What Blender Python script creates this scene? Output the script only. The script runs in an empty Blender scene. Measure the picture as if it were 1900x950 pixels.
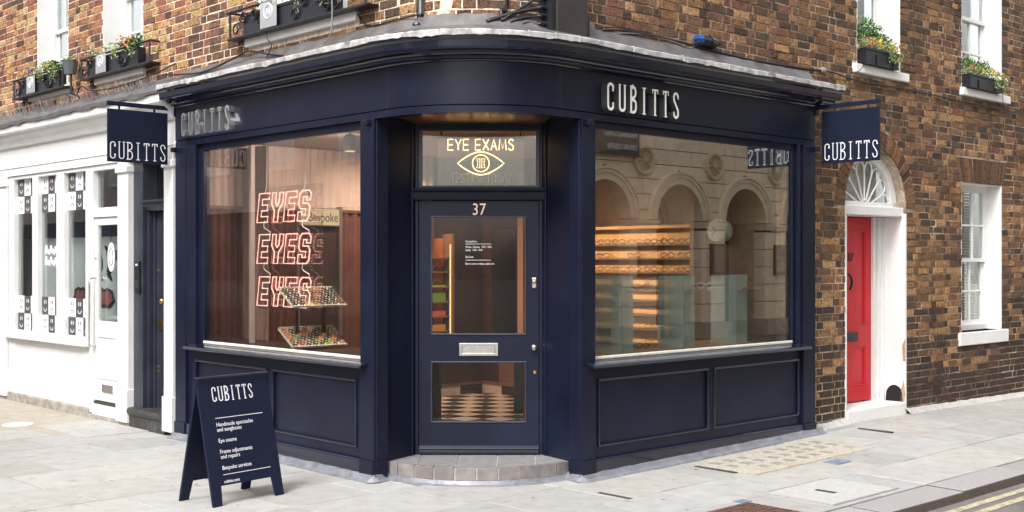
import bpy, math, random
from mathutils import Matrix, Vector
random.seed(7)
SC = bpy.context.scene
COL = SC.collection
R_ = math.radians
PI = math.pi

# ------------------------------------------------------------------ camera, sky, sun, exposure
F_PX, HY, CX, EYE = 2204., 483., 950., 1.70          # calibration of the photograph (1900 px wide)
cam = bpy.data.cameras.new('camera'); cam_o = bpy.data.objects.new('camera', cam); COL.objects.link(cam_o)
cam_o.location = (0, 0, EYE); cam_o.rotation_euler = (R_(90), 0, 0)
cam.sensor_width = 36; cam.lens = 36 * F_PX / 1900; cam.shift_y = 8 / 1900
cam.clip_start = .05; cam.clip_end = 600
SC.camera = cam_o
SUN_DIR = Vector((-.30, -.58, .76)).normalized()      # towards the sun: high, over the street corner
world = bpy.data.worlds.new('World'); SC.world = world; world.use_nodes = True
wn = world.node_tree.nodes; wl = world.node_tree.links
sky = wn.new('ShaderNodeTexSky'); sky.sky_type = 'NISHITA'; sky.sun_disc = False
sky.sun_elevation = math.asin(SUN_DIR.z); sky.sun_rotation = math.atan2(SUN_DIR.x, SUN_DIR.y)
sky.air_density = 1.0; sky.dust_density = 4.0; sky.ozone_density = 1.0
hs = wn.new('ShaderNodeHueSaturation'); hs.inputs['Saturation'].default_value = .22
wl.new(sky.outputs[0], hs.inputs['Color']); wl.new(hs.outputs[0], wn['Background'].inputs['Color'])
wn['Background'].inputs['Strength'].default_value = .15
sun = bpy.data.lights.new('sun', 'SUN'); sun.energy = 1.3; sun.angle = R_(20); sun.color = (1, .98, .95)
sun_o = bpy.data.objects.new('sun', sun); COL.objects.link(sun_o)
sun_o.rotation_euler = SUN_DIR.to_track_quat('Z', 'Y').to_euler(); sun_o.location = (0, 0, 30)
SC.view_settings.view_transform = 'Standard'; SC.view_settings.look = 'None'
SC.view_settings.exposure = 1.1; SC.view_settings.gamma = 1
SC.render.engine = 'CYCLES'
SC.cycles.max_bounces = 8; SC.cycles.transparent_max_bounces = 16; SC.cycles.use_denoising = True
SC.cycles.sample_clamp_indirect = 6

# ------------------------------------------------------------------ frames (x right along a facade, y into it, z up)
def frame(x, y, a): return Matrix.Translation((x, y, 0)) @ Matrix.Rotation(a, 4, 'Z')
AL, AR = R_(-46.7), R_(43.3)
FL = frame(-1.06, 9.10, AL)      # left street facade, origin at the left pier of the corner entrance
FR = frame(.537, 9.10, AR)       # right street facade, origin at the right pier
FW = Matrix.Identity(4)
def at(M, px, py, off=0.):
    """where the sight line of a photograph pixel meets the upright plane y = off of a facade frame"""
    a = M.to_euler().z; c, s = math.cos(a), math.sin(a); k = (px - CX) / F_PX
    bx = M.translation.x - off * s; by = M.translation.y + off * c
    x = (k * by - bx) / (c - k * s); Y = by + x * s
    return x, EYE + (HY - py) / F_PX * Y
def rl(x, y): return (1.095 - y, x + 1.162)            # right-facade coordinates in the left frame

# ------------------------------------------------------------------ materials
def lin(c): return tuple(((v / 255) / 12.92 if v <= 10 else ((v / 255 + .055) / 1.055) ** 2.4) for v in c)
def pm(name, col, rough=.5, metal=0., var=.0, vscale=6., bump=0., bscale=60., attr=False, spec=.5, coat=0., col2=None,
       c2scale=3., c2lo=.5, c2hi=.65, emit=None, estr=0., speck=0., sscale=70., slo=.62, shi=.70, rvar=0., brush=None):
    m = bpy.data.materials.new(name); m.use_nodes = True
    n, l = m.node_tree.nodes, m.node_tree.links; b = n['Principled BSDF']
    b.inputs['Roughness'].default_value = rough; b.inputs['Metallic'].default_value = metal
    b.inputs['Specular IOR Level'].default_value = spec; b.inputs['Coat Weight'].default_value = coat
    tc = n.new('ShaderNodeTexCoord')
    if attr:
        a = n.new('ShaderNodeAttribute'); a.attribute_name = 'Col'; out = a.outputs['Color']
    else:
        a = n.new('ShaderNodeRGB'); a.outputs[0].default_value = (*col, 1); out = a.outputs[0]
    if col2:
        t = n.new('ShaderNodeTexNoise'); t.inputs['Scale'].default_value = c2scale; t.inputs['Detail'].default_value = 8
        t.inputs['Roughness'].default_value = .65
        mr = n.new('ShaderNodeMapRange'); mr.inputs[1].default_value = c2lo; mr.inputs[2].default_value = c2hi
        mx = n.new('ShaderNodeMix'); mx.data_type = 'RGBA'
        l.new(tc.outputs['Object'], t.inputs['Vector']); l.new(t.outputs[0], mr.inputs[0]); l.new(mr.outputs[0], mx.inputs[0])
        l.new(out, mx.inputs[6]); mx.inputs[7].default_value = (*col2, 1); out = mx.outputs[2]
    if var:
        t = n.new('ShaderNodeTexNoise'); t.inputs['Scale'].default_value = vscale; t.inputs['Detail'].default_value = 7
        mr = n.new('ShaderNodeMapRange'); mr.inputs[1].default_value = .3; mr.inputs[2].default_value = .7
        mr.inputs[3].default_value = 1 - var; mr.inputs[4].default_value = 1 + var
        mx = n.new('ShaderNodeMix'); mx.data_type = 'RGBA'; mx.blend_type = 'MULTIPLY'; mx.inputs[0].default_value = 1
        l.new(tc.outputs['Object'], t.inputs['Vector']); l.new(t.outputs[0], mr.inputs[0])
        l.new(out, mx.inputs[6]); l.new(mr.outputs[0], mx.inputs[7]); out = mx.outputs[2]
    if speck:
        t = n.new('ShaderNodeTexNoise'); t.inputs['Scale'].default_value = sscale; t.inputs['Detail'].default_value = 4
        mr = n.new('ShaderNodeMapRange'); mr.inputs[1].default_value = slo; mr.inputs[2].default_value = shi; mr.inputs[3].default_value = 1; mr.inputs[4].default_value = 1 - speck
        mx = n.new('ShaderNodeMix'); mx.data_type = 'RGBA'; mx.blend_type = 'MULTIPLY'; mx.inputs[0].default_value = 1
        l.new(tc.outputs['Object'], t.inputs['Vector']); l.new(t.outputs[0], mr.inputs[0])
        l.new(out, mx.inputs[6]); l.new(mr.outputs[0], mx.inputs[7]); out = mx.outputs[2]
    if rvar:
        t = n.new('ShaderNodeTexNoise'); t.inputs['Scale'].default_value = 3.1; t.inputs['Detail'].default_value = 8; t.inputs['Roughness'].default_value = .7
        mr = n.new('ShaderNodeMapRange'); mr.inputs[1].default_value = .35; mr.inputs[2].default_value = .65; mr.inputs[3].default_value = rough - rvar; mr.inputs[4].default_value = rough + rvar
        l.new(tc.outputs['Object'], t.inputs['Vector']); l.new(t.outputs[0], mr.inputs[0]); l.new(mr.outputs[0], b.inputs['Roughness'])
    l.new(out, b.inputs['Base Color'])
    if bump:
        t = n.new('ShaderNodeTexNoise'); t.inputs['Scale'].default_value = bscale; t.inputs['Detail'].default_value = 5
        bp = n.new('ShaderNodeBump'); bp.inputs['Strength'].default_value = bump; bp.inputs['Distance'].default_value = .01
        src = tc.outputs['Object']
        if brush:
            mp = n.new('ShaderNodeMapping'); mp.inputs['Scale'].default_value = brush; l.new(src, mp.inputs[0]); src = mp.outputs[0]
        l.new(src, t.inputs['Vector']); l.new(t.outputs[0], bp.inputs['Height']); l.new(bp.outputs[0], b.inputs['Normal'])
    if emit:
        b.inputs['Emission Color'].default_value = (*emit, 1); b.inputs['Emission Strength'].default_value = estr
    return m
def glass(name, f0, tint=(1, 1, 1), rough=.0, body=0., bodycol=(1, 1, 1)):
    """clear pane: see-through with a Schlick reflection that grows at grazing angles"""
    m = bpy.data.materials.new(name); m.use_nodes = True
    n, l = m.node_tree.nodes, m.node_tree.links; n.remove(n['Principled BSDF'])
    g = n.new('ShaderNodeNewGeometry'); d = n.new('ShaderNodeVectorMath'); d.operation = 'DOT_PRODUCT'
    l.new(g.outputs['Incoming'], d.inputs[0]); l.new(g.outputs['Normal'], d.inputs[1])
    ab = n.new('ShaderNodeMath'); ab.operation = 'ABSOLUTE'; l.new(d.outputs['Value'], ab.inputs[0])
    s1 = n.new('ShaderNodeMath'); s1.operation = 'SUBTRACT'; s1.inputs[0].default_value = 1; l.new(ab.outputs[0], s1.inputs[1])
    p5 = n.new('ShaderNodeMath'); p5.operation = 'POWER'; l.new(s1.outputs[0], p5.inputs[0]); p5.inputs[1].default_value = 5
    ma = n.new('ShaderNodeMath'); ma.operation = 'MULTIPLY_ADD'; l.new(p5.outputs[0], ma.inputs[0])
    ma.inputs[1].default_value = 1 - f0; ma.inputs[2].default_value = f0
    tr = n.new('ShaderNodeBsdfTransparent'); tr.inputs[0].default_value = (*tint, 1)
    gl = n.new('ShaderNodeBsdfGlossy'); gl.inputs['Roughness'].default_value = rough
    mx = n.new('ShaderNodeMixShader'); l.new(ma.outputs[0], mx.inputs[0])
    base = tr.outputs[0]
    if body:
        df = n.new('ShaderNodeBsdfTranslucent'); df.inputs[0].default_value = (*bodycol, 1)
        df2 = n.new('ShaderNodeBsdfDiffuse'); df2.inputs[0].default_value = (*bodycol, 1)
        ad = n.new('ShaderNodeMixShader'); ad.inputs[0].default_value = .5; l.new(df.outputs[0], ad.inputs[1]); l.new(df2.outputs[0], ad.inputs[2])
        m2 = n.new('ShaderNodeMixShader'); m2.inputs[0].default_value = body; l.new(tr.outputs[0], m2.inputs[1]); l.new(ad.outputs[0], m2.inputs[2]); base = m2.outputs[0]
    l.new(base, mx.inputs[1]); l.new(gl.outputs[0], mx.inputs[2]); l.new(mx.outputs[0], n['Material Output'].inputs['Surface'])
    return m
def glow(name, col, strength):
    m = bpy.data.materials.new(name); m.use_nodes = True
    n, l = m.node_tree.nodes, m.node_tree.links; n.remove(n['Principled BSDF'])
    e = n.new('ShaderNodeEmission'); e.inputs[0].default_value = (*col, 1); e.inputs[1].default_value = strength
    l.new(e.outputs[0], n['Material Output'].inputs['Surface']); return m

NAVY = pm('navy paint', (.0072, .0096, .0235), .34, var=.14, vscale=2.6, bump=.04, bscale=9, brush=(.6, .6, 4.), rvar=.06, spec=.26, col2=(.0085, .0118, .0280), c2scale=1.3, speck=-.4, sscale=34, slo=.74, shi=.82)
NAVYT = pm('navy gloss trim', (.0062, .0090, .0250), .16, var=.2, vscale=5, bump=.06, bscale=20, coat=.4)
NAVYM = pm('navy matt board', (.0072, .0112, .030), .5, spec=.25, var=.08, vscale=3, bump=.03, bscale=40)
NAVYD = pm('old navy gloss', (.026, .030, .044), .35, var=.3, vscale=4, bump=.15, bscale=14, col2=(.05, .052, .06), c2scale=5, c2lo=.6, c2hi=.75)
WHITE = pm('white gloss paint', (.74, .735, .72), .38, var=.06, vscale=3, bump=.06, bscale=12, col2=(.60, .58, .54), c2scale=2.5, c2lo=.60, c2hi=.85)
WHITEP = pm('white masonry paint', (.76, .755, .735), .7, var=.05, vscale=4, bump=.2, bscale=30, col2=(.72, .68, .60), c2scale=3.5, c2lo=.60, c2hi=.85)
CREAMB = pm('cream glazing bead', (.70, .67, .58), .5, var=.12, vscale=14, bump=.1)
BRICK = pm('stock brick', (.3, .15, .06), .88, attr=True, var=.55, vscale=60, bump=.8, bscale=75, col2=(.030, .022, .018), c2scale=27, c2lo=.52, c2hi=.68, spec=.25)
MORTAR_L = pm('pale lime mortar', (.66, .57, .46), .95, var=.3, vscale=25, bump=.6, bscale=120, spec=.2)
MORTAR_R = pm('sooty mortar', (.50, .41, .31), .95, var=.3, vscale=25, bump=.6, bscale=120, col2=(.085, .066, .054), c2scale=1.1, c2lo=.42, c2hi=.62, spec=.2)
LEAD = pm('weathered lead', (.47, .465, .46), .6, 0, var=.35, vscale=11, bump=.6, bscale=25, col2=(.20, .18, .15), c2scale=8, c2lo=.49, c2hi=.66)
LEADG = pm('grey lead apron', (.125, .12, .123), .55, .2, var=.3, vscale=6, bump=.3, bscale=12, col2=(.10, .07, .05), c2scale=4, c2lo=.5, c2hi=.75)
LEADB = pm('bluish lead flashing', (.235, .24, .27), .45, .3, var=.25, vscale=12, bump=.5, bscale=22)
SLAB = pm('york stone', (.40, .39, .37), .85, attr=True, var=.09, vscale=7, bump=.25, bscale=90, col2=(.30, .26, .205), c2scale=1.3, c2lo=.56, c2hi=.80, spec=.3, speck=.35, sscale=9, slo=.60, shi=.82)
BED = pm('pavement jointing', (.12, .10, .08), .95, var=.3, vscale=20, bump=.4, col2=(.08, .065, .05), c2scale=3, c2lo=.42, c2hi=.6)
KERBD = pm('kerb grime', (.085, .066, .055), .95, var=.4, vscale=60, bump=.6, bscale=90)
GRANITE = pm('grey granite', (.30, .29, .285), .8, attr=True, var=.22, vscale=130, bump=.5, bscale=160)
ASPH = pm('asphalt', (.16, .15, .14), .95, var=.35, vscale=140, bump=.8, bscale=150, col2=(.10, .095, .09), c2scale=2)
YELL = pm('worn yellow line', (.46, .41, .26), .85, var=.2, vscale=60, bump=.5, bscale=150, col2=(.22, .20, .17), c2scale=22, c2lo=.48, c2hi=.62)
STEPT = pm('grey quarry tile', (.21, .195, .19), .45, attr=True, var=.2, vscale=14, bump=.15, bscale=40)
GROUT = pm('white grout', (.62, .58, .54), .9, var=.15, vscale=30, bump=.3)
BLACK = pm('black metal', (.012, .013, .018), .4, var=.25, vscale=12, bump=.15, bscale=40)
RUBBER = pm('black cable sheath', (.015, .015, .018), .42, var=.2)
CABLEG = pm('grey cable sheath', (.25, .25, .26), .5, var=.2)
CABINET = pm('dark brown cabinet paint', (.034, .027, .025), .5, var=.2, vscale=8, bump=.15, bscale=20)
BLUETAPE = pm('blue tape', (.025, .09, .30), .4, var=.3)
STEEL = pm('brushed steel', (.62, .60, .57), .3, 1., var=.1, vscale=30)
CHROME = pm('polished chrome', (.74, .74, .76), .22, .85)
BRASS = pm('aged brass', (.55, .36, .12), .3, 1., var=.2, vscale=20)
COPPER = pm('rose copper', (.75, .47, .38), .35, 1., var=.05)
LETTER = pm('cream letter face', (.80, .75, .70), .45)
LETSIDE = pm('letter side', (.10, .10, .11), .3, .5)
PRINT = pm('white print', (.75, .75, .76), .6)
REDP = pm('red gloss paint', (.52, .012, .024), .42, spec=.35, var=.10, vscale=3, bump=.1, bscale=8)
REDBR = pm('burnt red', (.09, .018, .012), .5)
WOODL = pm('oak shelving', (.60, .31, .12), .55, var=.2, vscale=4, bump=.05)
WOODO = pm('orange cedar shelving', (.62, .20, .06), .5, var=.25, vscale=6)
WOODD = pm('dark walnut panel', (.055, .024, .014), .4, var=.3, vscale=5)
WOODM = pm('walnut skirting', (.17, .085, .055), .5, var=.2)
CURTP = pm('pale pink curtain', (.60, .47, .40), .9, var=.10, vscale=5, bump=.1)
CURTD = pm('oxblood curtain', (.15, .060, .044), .9, var=.2, vscale=5, bump=.1)
TILEB = pm('black floor tile', (.035, .030, .028), .35, var=.2)
TILEW = pm('cream floor tile', (.60, .47, .38), .35, var=.1)
PLAST = pm('interior plaster', (.42, .32, .26), .9, var=.05)
CEILM = pm('white ceiling', (.40, .33, .28), .9)
BRONZE = pm('lacquered bronze soffit', (.30, .17, .07), .28, .8, var=.3, vscale=9, bump=.1, bscale=10)
STONE = pm('warm bath stone', (.60, .47, .31), .9, attr=True, var=.12, vscale=6, bump=.2, bscale=30)
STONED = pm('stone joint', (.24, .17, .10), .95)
DOORDK = pm('dark oak doors', (.045, .025, .018), .5, var=.3)
GREENB = pm('green black sign', (.03, .045, .04), .5)
PALEF = pm('pale render', (.58, .47, .41), .9, var=.1, vscale=1.5)
SHOPDK = pm('dark hoarding', (.05, .033, .03), .5, var=.2)
TUBE = pm('acrylic spectacle frame black', (.012, .012, .013), .25)
TUBEB = pm('brown spectacle frame', (.14, .055, .02), .25)
TUBEC = pm('pale spectacle frame', (.70, .62, .50), .25)
TUBEO = pm('orange spectacle frame', (.62, .25, .04), .25)
TUBER = pm('red spectacle frame', (.45, .06, .03), .25)
TUBEG = pm('green spectacle frame', (.20, .36, .05), .25)
TRAYM = pm('pale tray', (.85, .76, .55), .5, var=.08)
SOIL = pm('soil', (.05, .035, .025), 1)
LEAF1 = pm('box leaf', (.055, .14, .022), .45, attr=True, var=.1)
LEAF2 = pm('trailing leaf', (.2, .26, .08), .45, attr=True, var=.1)
PETAL = pm('petals', (.8, .4, .05), .5, attr=True)
LENS = pm('pavement lens glass', (.36, .355, .32), .25, var=.25, vscale=30)
SANDC = pm('sandy concrete', (.40, .36, .30), .9, var=.2, vscale=30, bump=.5, bscale=80, col2=(.36, .30, .23), c2scale=3)
IRON = pm('rusty cast iron', (.12, .062, .045), .75, .1, var=.3, vscale=12, bump=.4)
BLUEP = pm('blue plate', (.17, .215, .28), .5, var=.25, vscale=20, bump=.2)
SLOTM = pm('dark slot', (.045, .04, .036), .9)
COVERW = pm('pale concrete cover', (.40, .395, .38), .9, var=.12, vscale=20, bump=.3, bscale=120)
CLOCKF = pm('clock face', (.75, .73, .66), .4)
BLIND = pm('venetian blind', (.55, .54, .52), .6)
DARK = pm('dark room', (.03, .028, .03), .8)
NET = pm('pale net curtain', (.62, .60, .59), .9, var=.06)
PLASTER = pm('bare plaster', (.40, .29, .19), .95, var=.3, vscale=18, bump=.6, bscale=60)
G_SHOP = glass('shop glass', .30, (.93, .96, .95))
G_SHOPL = glass('corner window glass', .20, (.97, .96, .95))
G_DOOR = glass('door glass', .035, (.93, .93, .92))
G_WIN = glass('house glass', .13, (.9, .93, .92))
ACRYL = glass('clear acrylic', .16, (.97, .97, .97))
ACRYB = glass('pale blue acrylic', .05, (.88, .96, .97), 0, .55, (.80, .95, .95))
ACRYR = glass('coral acrylic', .08, (.95, .6, .55), 0, .5, (.75, .28, .22))
NEONP = glow('pink neon', (1, .44, .34), 1.7)
NEONY = glow('warm neon', (1, .70, .30), 1.8)
NEONOFF = pm('unlit neon tube', (.62, .52, .40), .3)
LAMPY = glow('lit sign face', (1, .74, .42), .5)
LEDW = glow('warm led', (1, .62, .28), .8)

# ------------------------------------------------------------------ mesh helpers
WM = {}
def tag(o, label=None, cat=None, group=None, kind=None):
    if label: o['label'] = label
    if cat: o['category'] = cat
    if group: o['group'] = group
    if kind: o['kind'] = kind
    return o
def thing(name, label, cat, M, base=(0, 0, 0), group=None):
    o = bpy.data.objects.new(name, None); COL.objects.link(o); o.empty_display_size = .1
    T = M @ Matrix.Translation(base); o.location = T.translation; o.rotation_euler = (0, 0, T.to_euler().z)
    WM[o] = T
    return tag(o, label, cat, group)
class MB:
    def __init__(s, M=FW): s.M = M; s.v = []; s.f = []; s.mi = []; s.c = []; s.cur = 0; s.col = (1, 1, 1)
    def V(s, p): s.v.append(Vector(p)); s.c.append(s.col); return len(s.v) - 1
    def F(s, idx): s.f.append(tuple(idx)); s.mi.append(s.cur)
    def box(s, x0, x1, y0, y1, z0, z1):
        b = len(s.v)
        for p in ((x0, y0, z0), (x1, y0, z0), (x1, y1, z0), (x0, y1, z0), (x0, y0, z1), (x1, y0, z1), (x1, y1, z1), (x0, y1, z1)): s.V(p)
        for f in ((0, 3, 2, 1), (4, 5, 6, 7), (0, 1, 5, 4), (1, 2, 6, 5), (2, 3, 7, 6), (3, 0, 4, 7)): s.F([b + i for i in f])
        return s
    def prism(s, pts, y0, y1, fn=None):
        """closed outline of (x, z) points (anticlockwise seen from the front) given depth y0..y1"""
        fn = fn or (lambda x, y, z: (x, y, z))
        n = len(pts); b = len(s.v)
        for x, z in pts: s.V(fn(x, y0, z))
        for x, z in pts: s.V(fn(x, y1, z))
        s.F(range(b, b + n)); s.F(range(b + 2 * n - 1, b + n - 1, -1))
        for i in range(n):
            j = (i + 1) % n; s.F((b + j, b + i, b + n + i, b + n + j))
        return s
    def tube(s, pts, r, n=6, closed=False):
        pts = [Vector(p) for p in pts]; b = len(s.v); k = len(pts)
        rr = r if isinstance(r, (list, tuple)) else [r] * k
        ref = Vector((0, 0, 1))
        for i, p in enumerate(pts):
            if closed: d = pts[(i + 1) % k] - pts[i - 1]
            else: d = pts[min(i + 1, k - 1)] - pts[max(i - 1, 0)]
            d = d.normalized() if d.length > 1e-9 else Vector((1, 0, 0))
            u = d.cross(ref)
            if u.length < .15: u = d.cross(Vector((0, 1, 0)))
            if u.length < .15: u = d.cross(Vector((1, 0, 0)))
            u.normalize(); w = u.cross(d)
            for j in range(n):
                a = 2 * PI * j / n; s.V(p + (u * math.cos(a) + w * math.sin(a)) * rr[i])
        for i in range(k if closed else k - 1):
            i2 = (i + 1) % k
            for j in range(n):
                j2 = (j + 1) % n; s.F((b + i * n + j, b + i * n + j2, b + i2 * n + j2, b + i2 * n + j))
        if not closed:
            s.F([b + j for j in range(n)][::-1]); s.F([b + (k - 1) * n + j for j in range(n)])
        return s
    def lathe(s, prof, c, axis='z', n=16):
        """profile of (radius, height) turned round an axis through c"""
        b = len(s.v); c = Vector(c)
        for r, h in prof:
            for j in range(n):
                a = 2 * PI * j / n; q = (r * math.cos(a), r * math.sin(a), h)
                if axis == 'y': q = (q[0], h, q[1])
                if axis == 'x': q = (h, q[0], q[1])
                s.V(c + Vector(q))
        for i in range(len(prof) - 1):
            for j in range(n):
                j2 = (j + 1) % n; s.F((b + i * n + j, b + i * n + j2, b + (i + 1) * n + j2, b + (i + 1) * n + j))
        s.F([b + j for j in range(n)][::-1]); s.F([b + (len(prof) - 1) * n + j for j in range(n)])
        return s
    def sweep(s, prof, path, jit=None):
        """profile of (offset, z) pulled along path(offset) -> list of (x, y); closed section, end caps"""
        rows = [path(o) for o, z in prof]; n = len(rows[0]); m = len(prof); b = len(s.v)
        for i in range(n):
            for j, (o, z) in enumerate(prof):
                dz = jit(i, j) if jit else 0
                s.V((rows[j][i][0], rows[j][i][1], z + dz))
        for i in range(n - 1):
            for j in range(m):
                j2 = (j + 1) % m; s.F((b + i * m + j, b + (i + 1) * m + j, b + (i + 1) * m + j2, b + i * m + j2))
        s.F([b + j for j in range(m)]); s.F([b + (n - 1) * m + j for j in range(m)][::-1])
        return s
    def grid(s, xs, zs, y0, y1, hole=lambda x, z: False):
        """one connected slab y0..y1 made of cells, with cells left out where hole(x, z)"""
        idx = {}
        def g(i, j, k):
            if (i, j, k) not in idx: idx[i, j, k] = s.V((xs[i], (y0, y1)[k], zs[j]))
            return idx[i, j, k]
        solid = lambda i, j: 0 <= i < len(xs) - 1 and 0 <= j < len(zs) - 1 and not hole((xs[i] + xs[i + 1]) / 2, (zs[j] + zs[j + 1]) / 2)
        for i in range(len(xs) - 1):
            for j in range(len(zs) - 1):
                if not solid(i, j): continue
                s.F((g(i, j, 0), g(i + 1, j, 0), g(i + 1, j + 1, 0), g(i, j + 1, 0)))
                s.F((g(i, j, 1), g(i, j + 1, 1), g(i + 1, j + 1, 1), g(i + 1, j, 1)))
                if not solid(i - 1, j): s.F((g(i, j, 0), g(i, j + 1, 0), g(i, j + 1, 1), g(i, j, 1)))
                if not solid(i + 1, j): s.F((g(i + 1, j, 0), g(i + 1, j, 1), g(i + 1, j + 1, 1), g(i + 1, j + 1, 0)))
                if not solid(i, j - 1): s.F((g(i, j, 0), g(i, j, 1), g(i + 1, j, 1), g(i + 1, j, 0)))
                if not solid(i, j + 1): s.F((g(i, j + 1, 0), g(i + 1, j + 1, 0), g(i + 1, j + 1, 1), g(i, j + 1, 1)))
        return s
    def build(s, name, mat, parent=None, base=None, bevel=0., smooth=False, colattr=False, segs=2):
        if parent is not None: T = WM[parent]
        elif base is not None: T = s.M @ Matrix.Translation(base)
        else: T = FW
        inv = T.inverted() @ s.M
        me = bpy.data.meshes.new(name); me.from_pydata([inv @ v for v in s.v], [], s.f)
        for m in (mat if isinstance(mat, (list, tuple)) else [mat]): me.materials.append(m)
        me.polygons.foreach_set('material_index', s.mi)
        if smooth: me.polygons.foreach_set('use_smooth', [True] * len(s.f))
        if colattr:
            a = me.color_attributes.new('Col', 'FLOAT_COLOR', 'POINT')
            a.data.foreach_set('color', [q for c in s.c for q in (*c, 1.)])
        me.update()
        o = bpy.data.objects.new(name, me); COL.objects.link(o)
        if parent is not None: o.parent = parent
        else: o.location = T.translation; o.rotation_euler = (0, 0, T.to_euler().z)
        WM[o] = T
        if bevel:
            md = o.modifiers.new('bevel', 'BEVEL'); md.width = bevel; md.segments = segs; md.limit_method = 'ANGLE'; md.angle_limit = R_(40)
        return o
def bx(name, mat, parent, M, *e, bevel=0.): return MB(M).box(*e).build(name, mat, parent, bevel=bevel)
def copy_tree(o, loc=None, rot=None, parent=None):
    c = o.copy(); COL.objects.link(c)
    if parent is not None: c.parent = parent
    if loc is not None: c.location = loc
    if rot is not None: c.rotation_euler = rot
    for ch in list(o.children): copy_tree(ch, parent=c)
    return c
def smooth_path(pts, k=5):
    pts = [Vector(p) for p in pts]; out = []
    for i in range(len(pts) - 1):
        p0, p1, p2, p3 = pts[max(i - 1, 0)], pts[i], pts[i + 1], pts[min(i + 2, len(pts) - 1)]
        for j in range(k):
            t = j / k
            out.append(.5 * ((2 * p1) + (-p0 + p2) * t + (2 * p0 - 5 * p1 + 4 * p2 - p3) * t * t + (-p0 + 3 * p1 - 3 * p2 + p3) * t ** 3))
    return out + [pts[-1]]
_dg = None
def text_mesh(body, size, depth, M, org, xdir=(1, 0, 0), up=(0, 0, 1), sx=1., align='LEFT', space=1.):
    """an MB holding the outline of a line of lettering, laid from org along xdir"""
    cu = bpy.data.curves.new('text', 'FONT'); cu.body = body; cu.size = size; cu.extrude = depth; cu.align_x = align; cu.space_character = space
    cu.resolution_u = 3
    o = bpy.data.objects.new('text', cu); COL.objects.link(o)
    dg = bpy.context.evaluated_depsgraph_get(); me = bpy.data.meshes.new_from_object(o.evaluated_get(dg))
    X = Vector(xdir).normalized(); U = Vector(up).normalized(); N = X.cross(U)
    mb = MB(M)
    for v in me.vertices: mb.V(Vector(org) + X * v.co.x * sx + U * v.co.y + N * v.co.z)
    for p in me.polygons: mb.F(p.vertices)
    bpy.data.objects.remove(o); bpy.data.curves.remove(cu); bpy.data.meshes.remove(me)
    return mb
# slab-serif condensed capitals drawn as strokes in a box 1 high
def arc(cx, cz, rx, rz, a0, a1, n=6): return [(cx + rx * math.cos(R_(a0 + (a1 - a0) * i / n)), cz + rz * math.sin(R_(a0 + (a1 - a0) * i / n))) for i in range(n + 1)]
W_ = .34
GLY = {
 'C': ([arc(.17, .82, .14, .14, 0, 180) + arc(.17, .18, .14, .14, 180, 360) , ], [(.25, .33, .70, .82), (.25, .33, .18, .30)]),
 'U': ([[(.04, 1.)] + arc(.18, .18, .14, .14, 180, 360) + [(.32, 1.)]], [(-.02, .11, .955, 1.), (.25, .38, .955, 1.)]),
 'B': ([[(.05, .04), (.05, .96)], [(.05, .965), (.17, .965)] + arc(.17, .77, .13, .195, 90, -90) + [(.05, .535)], [(.05, .50), (.18, .50)] + arc(.18, .265, .14, .235, 90, -90) + [(.05, .035)]], [(-.03, .08, 0, .05), (-.03, .08, .95, 1.)]),
 'I': ([[(.16, 0), (.16, 1)]], [(.06, .26, 0, .045), (.06, .26, .955, 1.)]),
 'T': ([[(.17, 0), (.17, .96)]], [(.0, .34, .94, 1.), (-.0, .04, .84, .95), (.30, .34, .84, .95), (.09, .25, 0, .045)]),
 'S': ([arc(.17, .80, .13, .165, 10, 180) + [(.06, .68), (.28, .34)] + arc(.17, .20, .13, .165, 0, -170)], [(.27, .33, .74, .84), (.01, .07, .16, .26)]),
}
def stroke_letter(ch, M, fn, h, t, depth):
    """fn(u, d, w): letter-plane coordinates (right, outward, up) to frame coordinates"""
    mb = MB(M); strokes, rects = GLY[ch]; k = 0
    for st in strokes:
        pts = [Vector((x * h, z * h)) for x, z in st]; L, Rr = [], []
        for i, p in enumerate(pts):
            d0 = (p - pts[i - 1]).normalized() if i else None
            d1 = (pts[i + 1] - p).normalized() if i < len(pts) - 1 else None
            d = ((d0 or d1) + (d1 or d0)).normalized(); nn = Vector((-d.y, d.x))
            q = t / 2 / max(.5, nn.dot(Vector((-(d1 or d0).y, (d1 or d0).x))))
            L.append(p + nn * q); Rr.append(p - nn * q)
        d = depth + k * .0006; k += 1; n = len(pts); b = len(mb.v)
        for i in range(n):
            for p in (L[i], Rr[i]):
                mb.V(fn(p.x, d, p.y)); mb.V(fn(p.x, 0, p.y))
        for i in range(n - 1):
            a, c = b + 4 * i, b + 4 * i + 4
            mb.cur = 0; mb.F((a, a + 2, c + 2, c)); mb.cur = 1
            mb.F((a, c, c + 1, a + 1)); mb.F((a + 2, a + 3, c + 3, c + 2))
        mb.F((b, b + 1, b + 3, b + 2)); e = b + 4 * n - 4; mb.F((e, e + 2, e + 3, e + 1))
    for x0, x1, z0, z1 in rects:
        d = depth + k * .0006; k += 1; b = len(mb.v)
        for x, z in ((x0, z0), (x1, z0), (x1, z1), (x0, z1)): mb.V(fn(x * h, d, z * h))
        for x, z in ((x0, z0), (x1, z0), (x1, z1), (x0, z1)): mb.V(fn(x * h, 0, z * h))
        mb.cur = 0; mb.F((b, b + 1, b + 2, b + 3)); mb.cur = 1
        for i in range(4): mb.F((b + i, b + 4 + i, b + 4 + (i + 1) % 4, b + (i + 1) % 4))
    return mb
def sign_word(word, M, parent, org, xdir, up, out, h, pitch, t, depth, mats):
    X, U, O = Vector(xdir), Vector(up), Vector(out)
    for i, ch in enumerate(word):
        o3 = Vector(org) + X * pitch * i
        stroke_letter(ch, M, lambda u, d, w: o3 + X * u + U * w + O * d, h, t, depth).build('letter', mats, parent)

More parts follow.
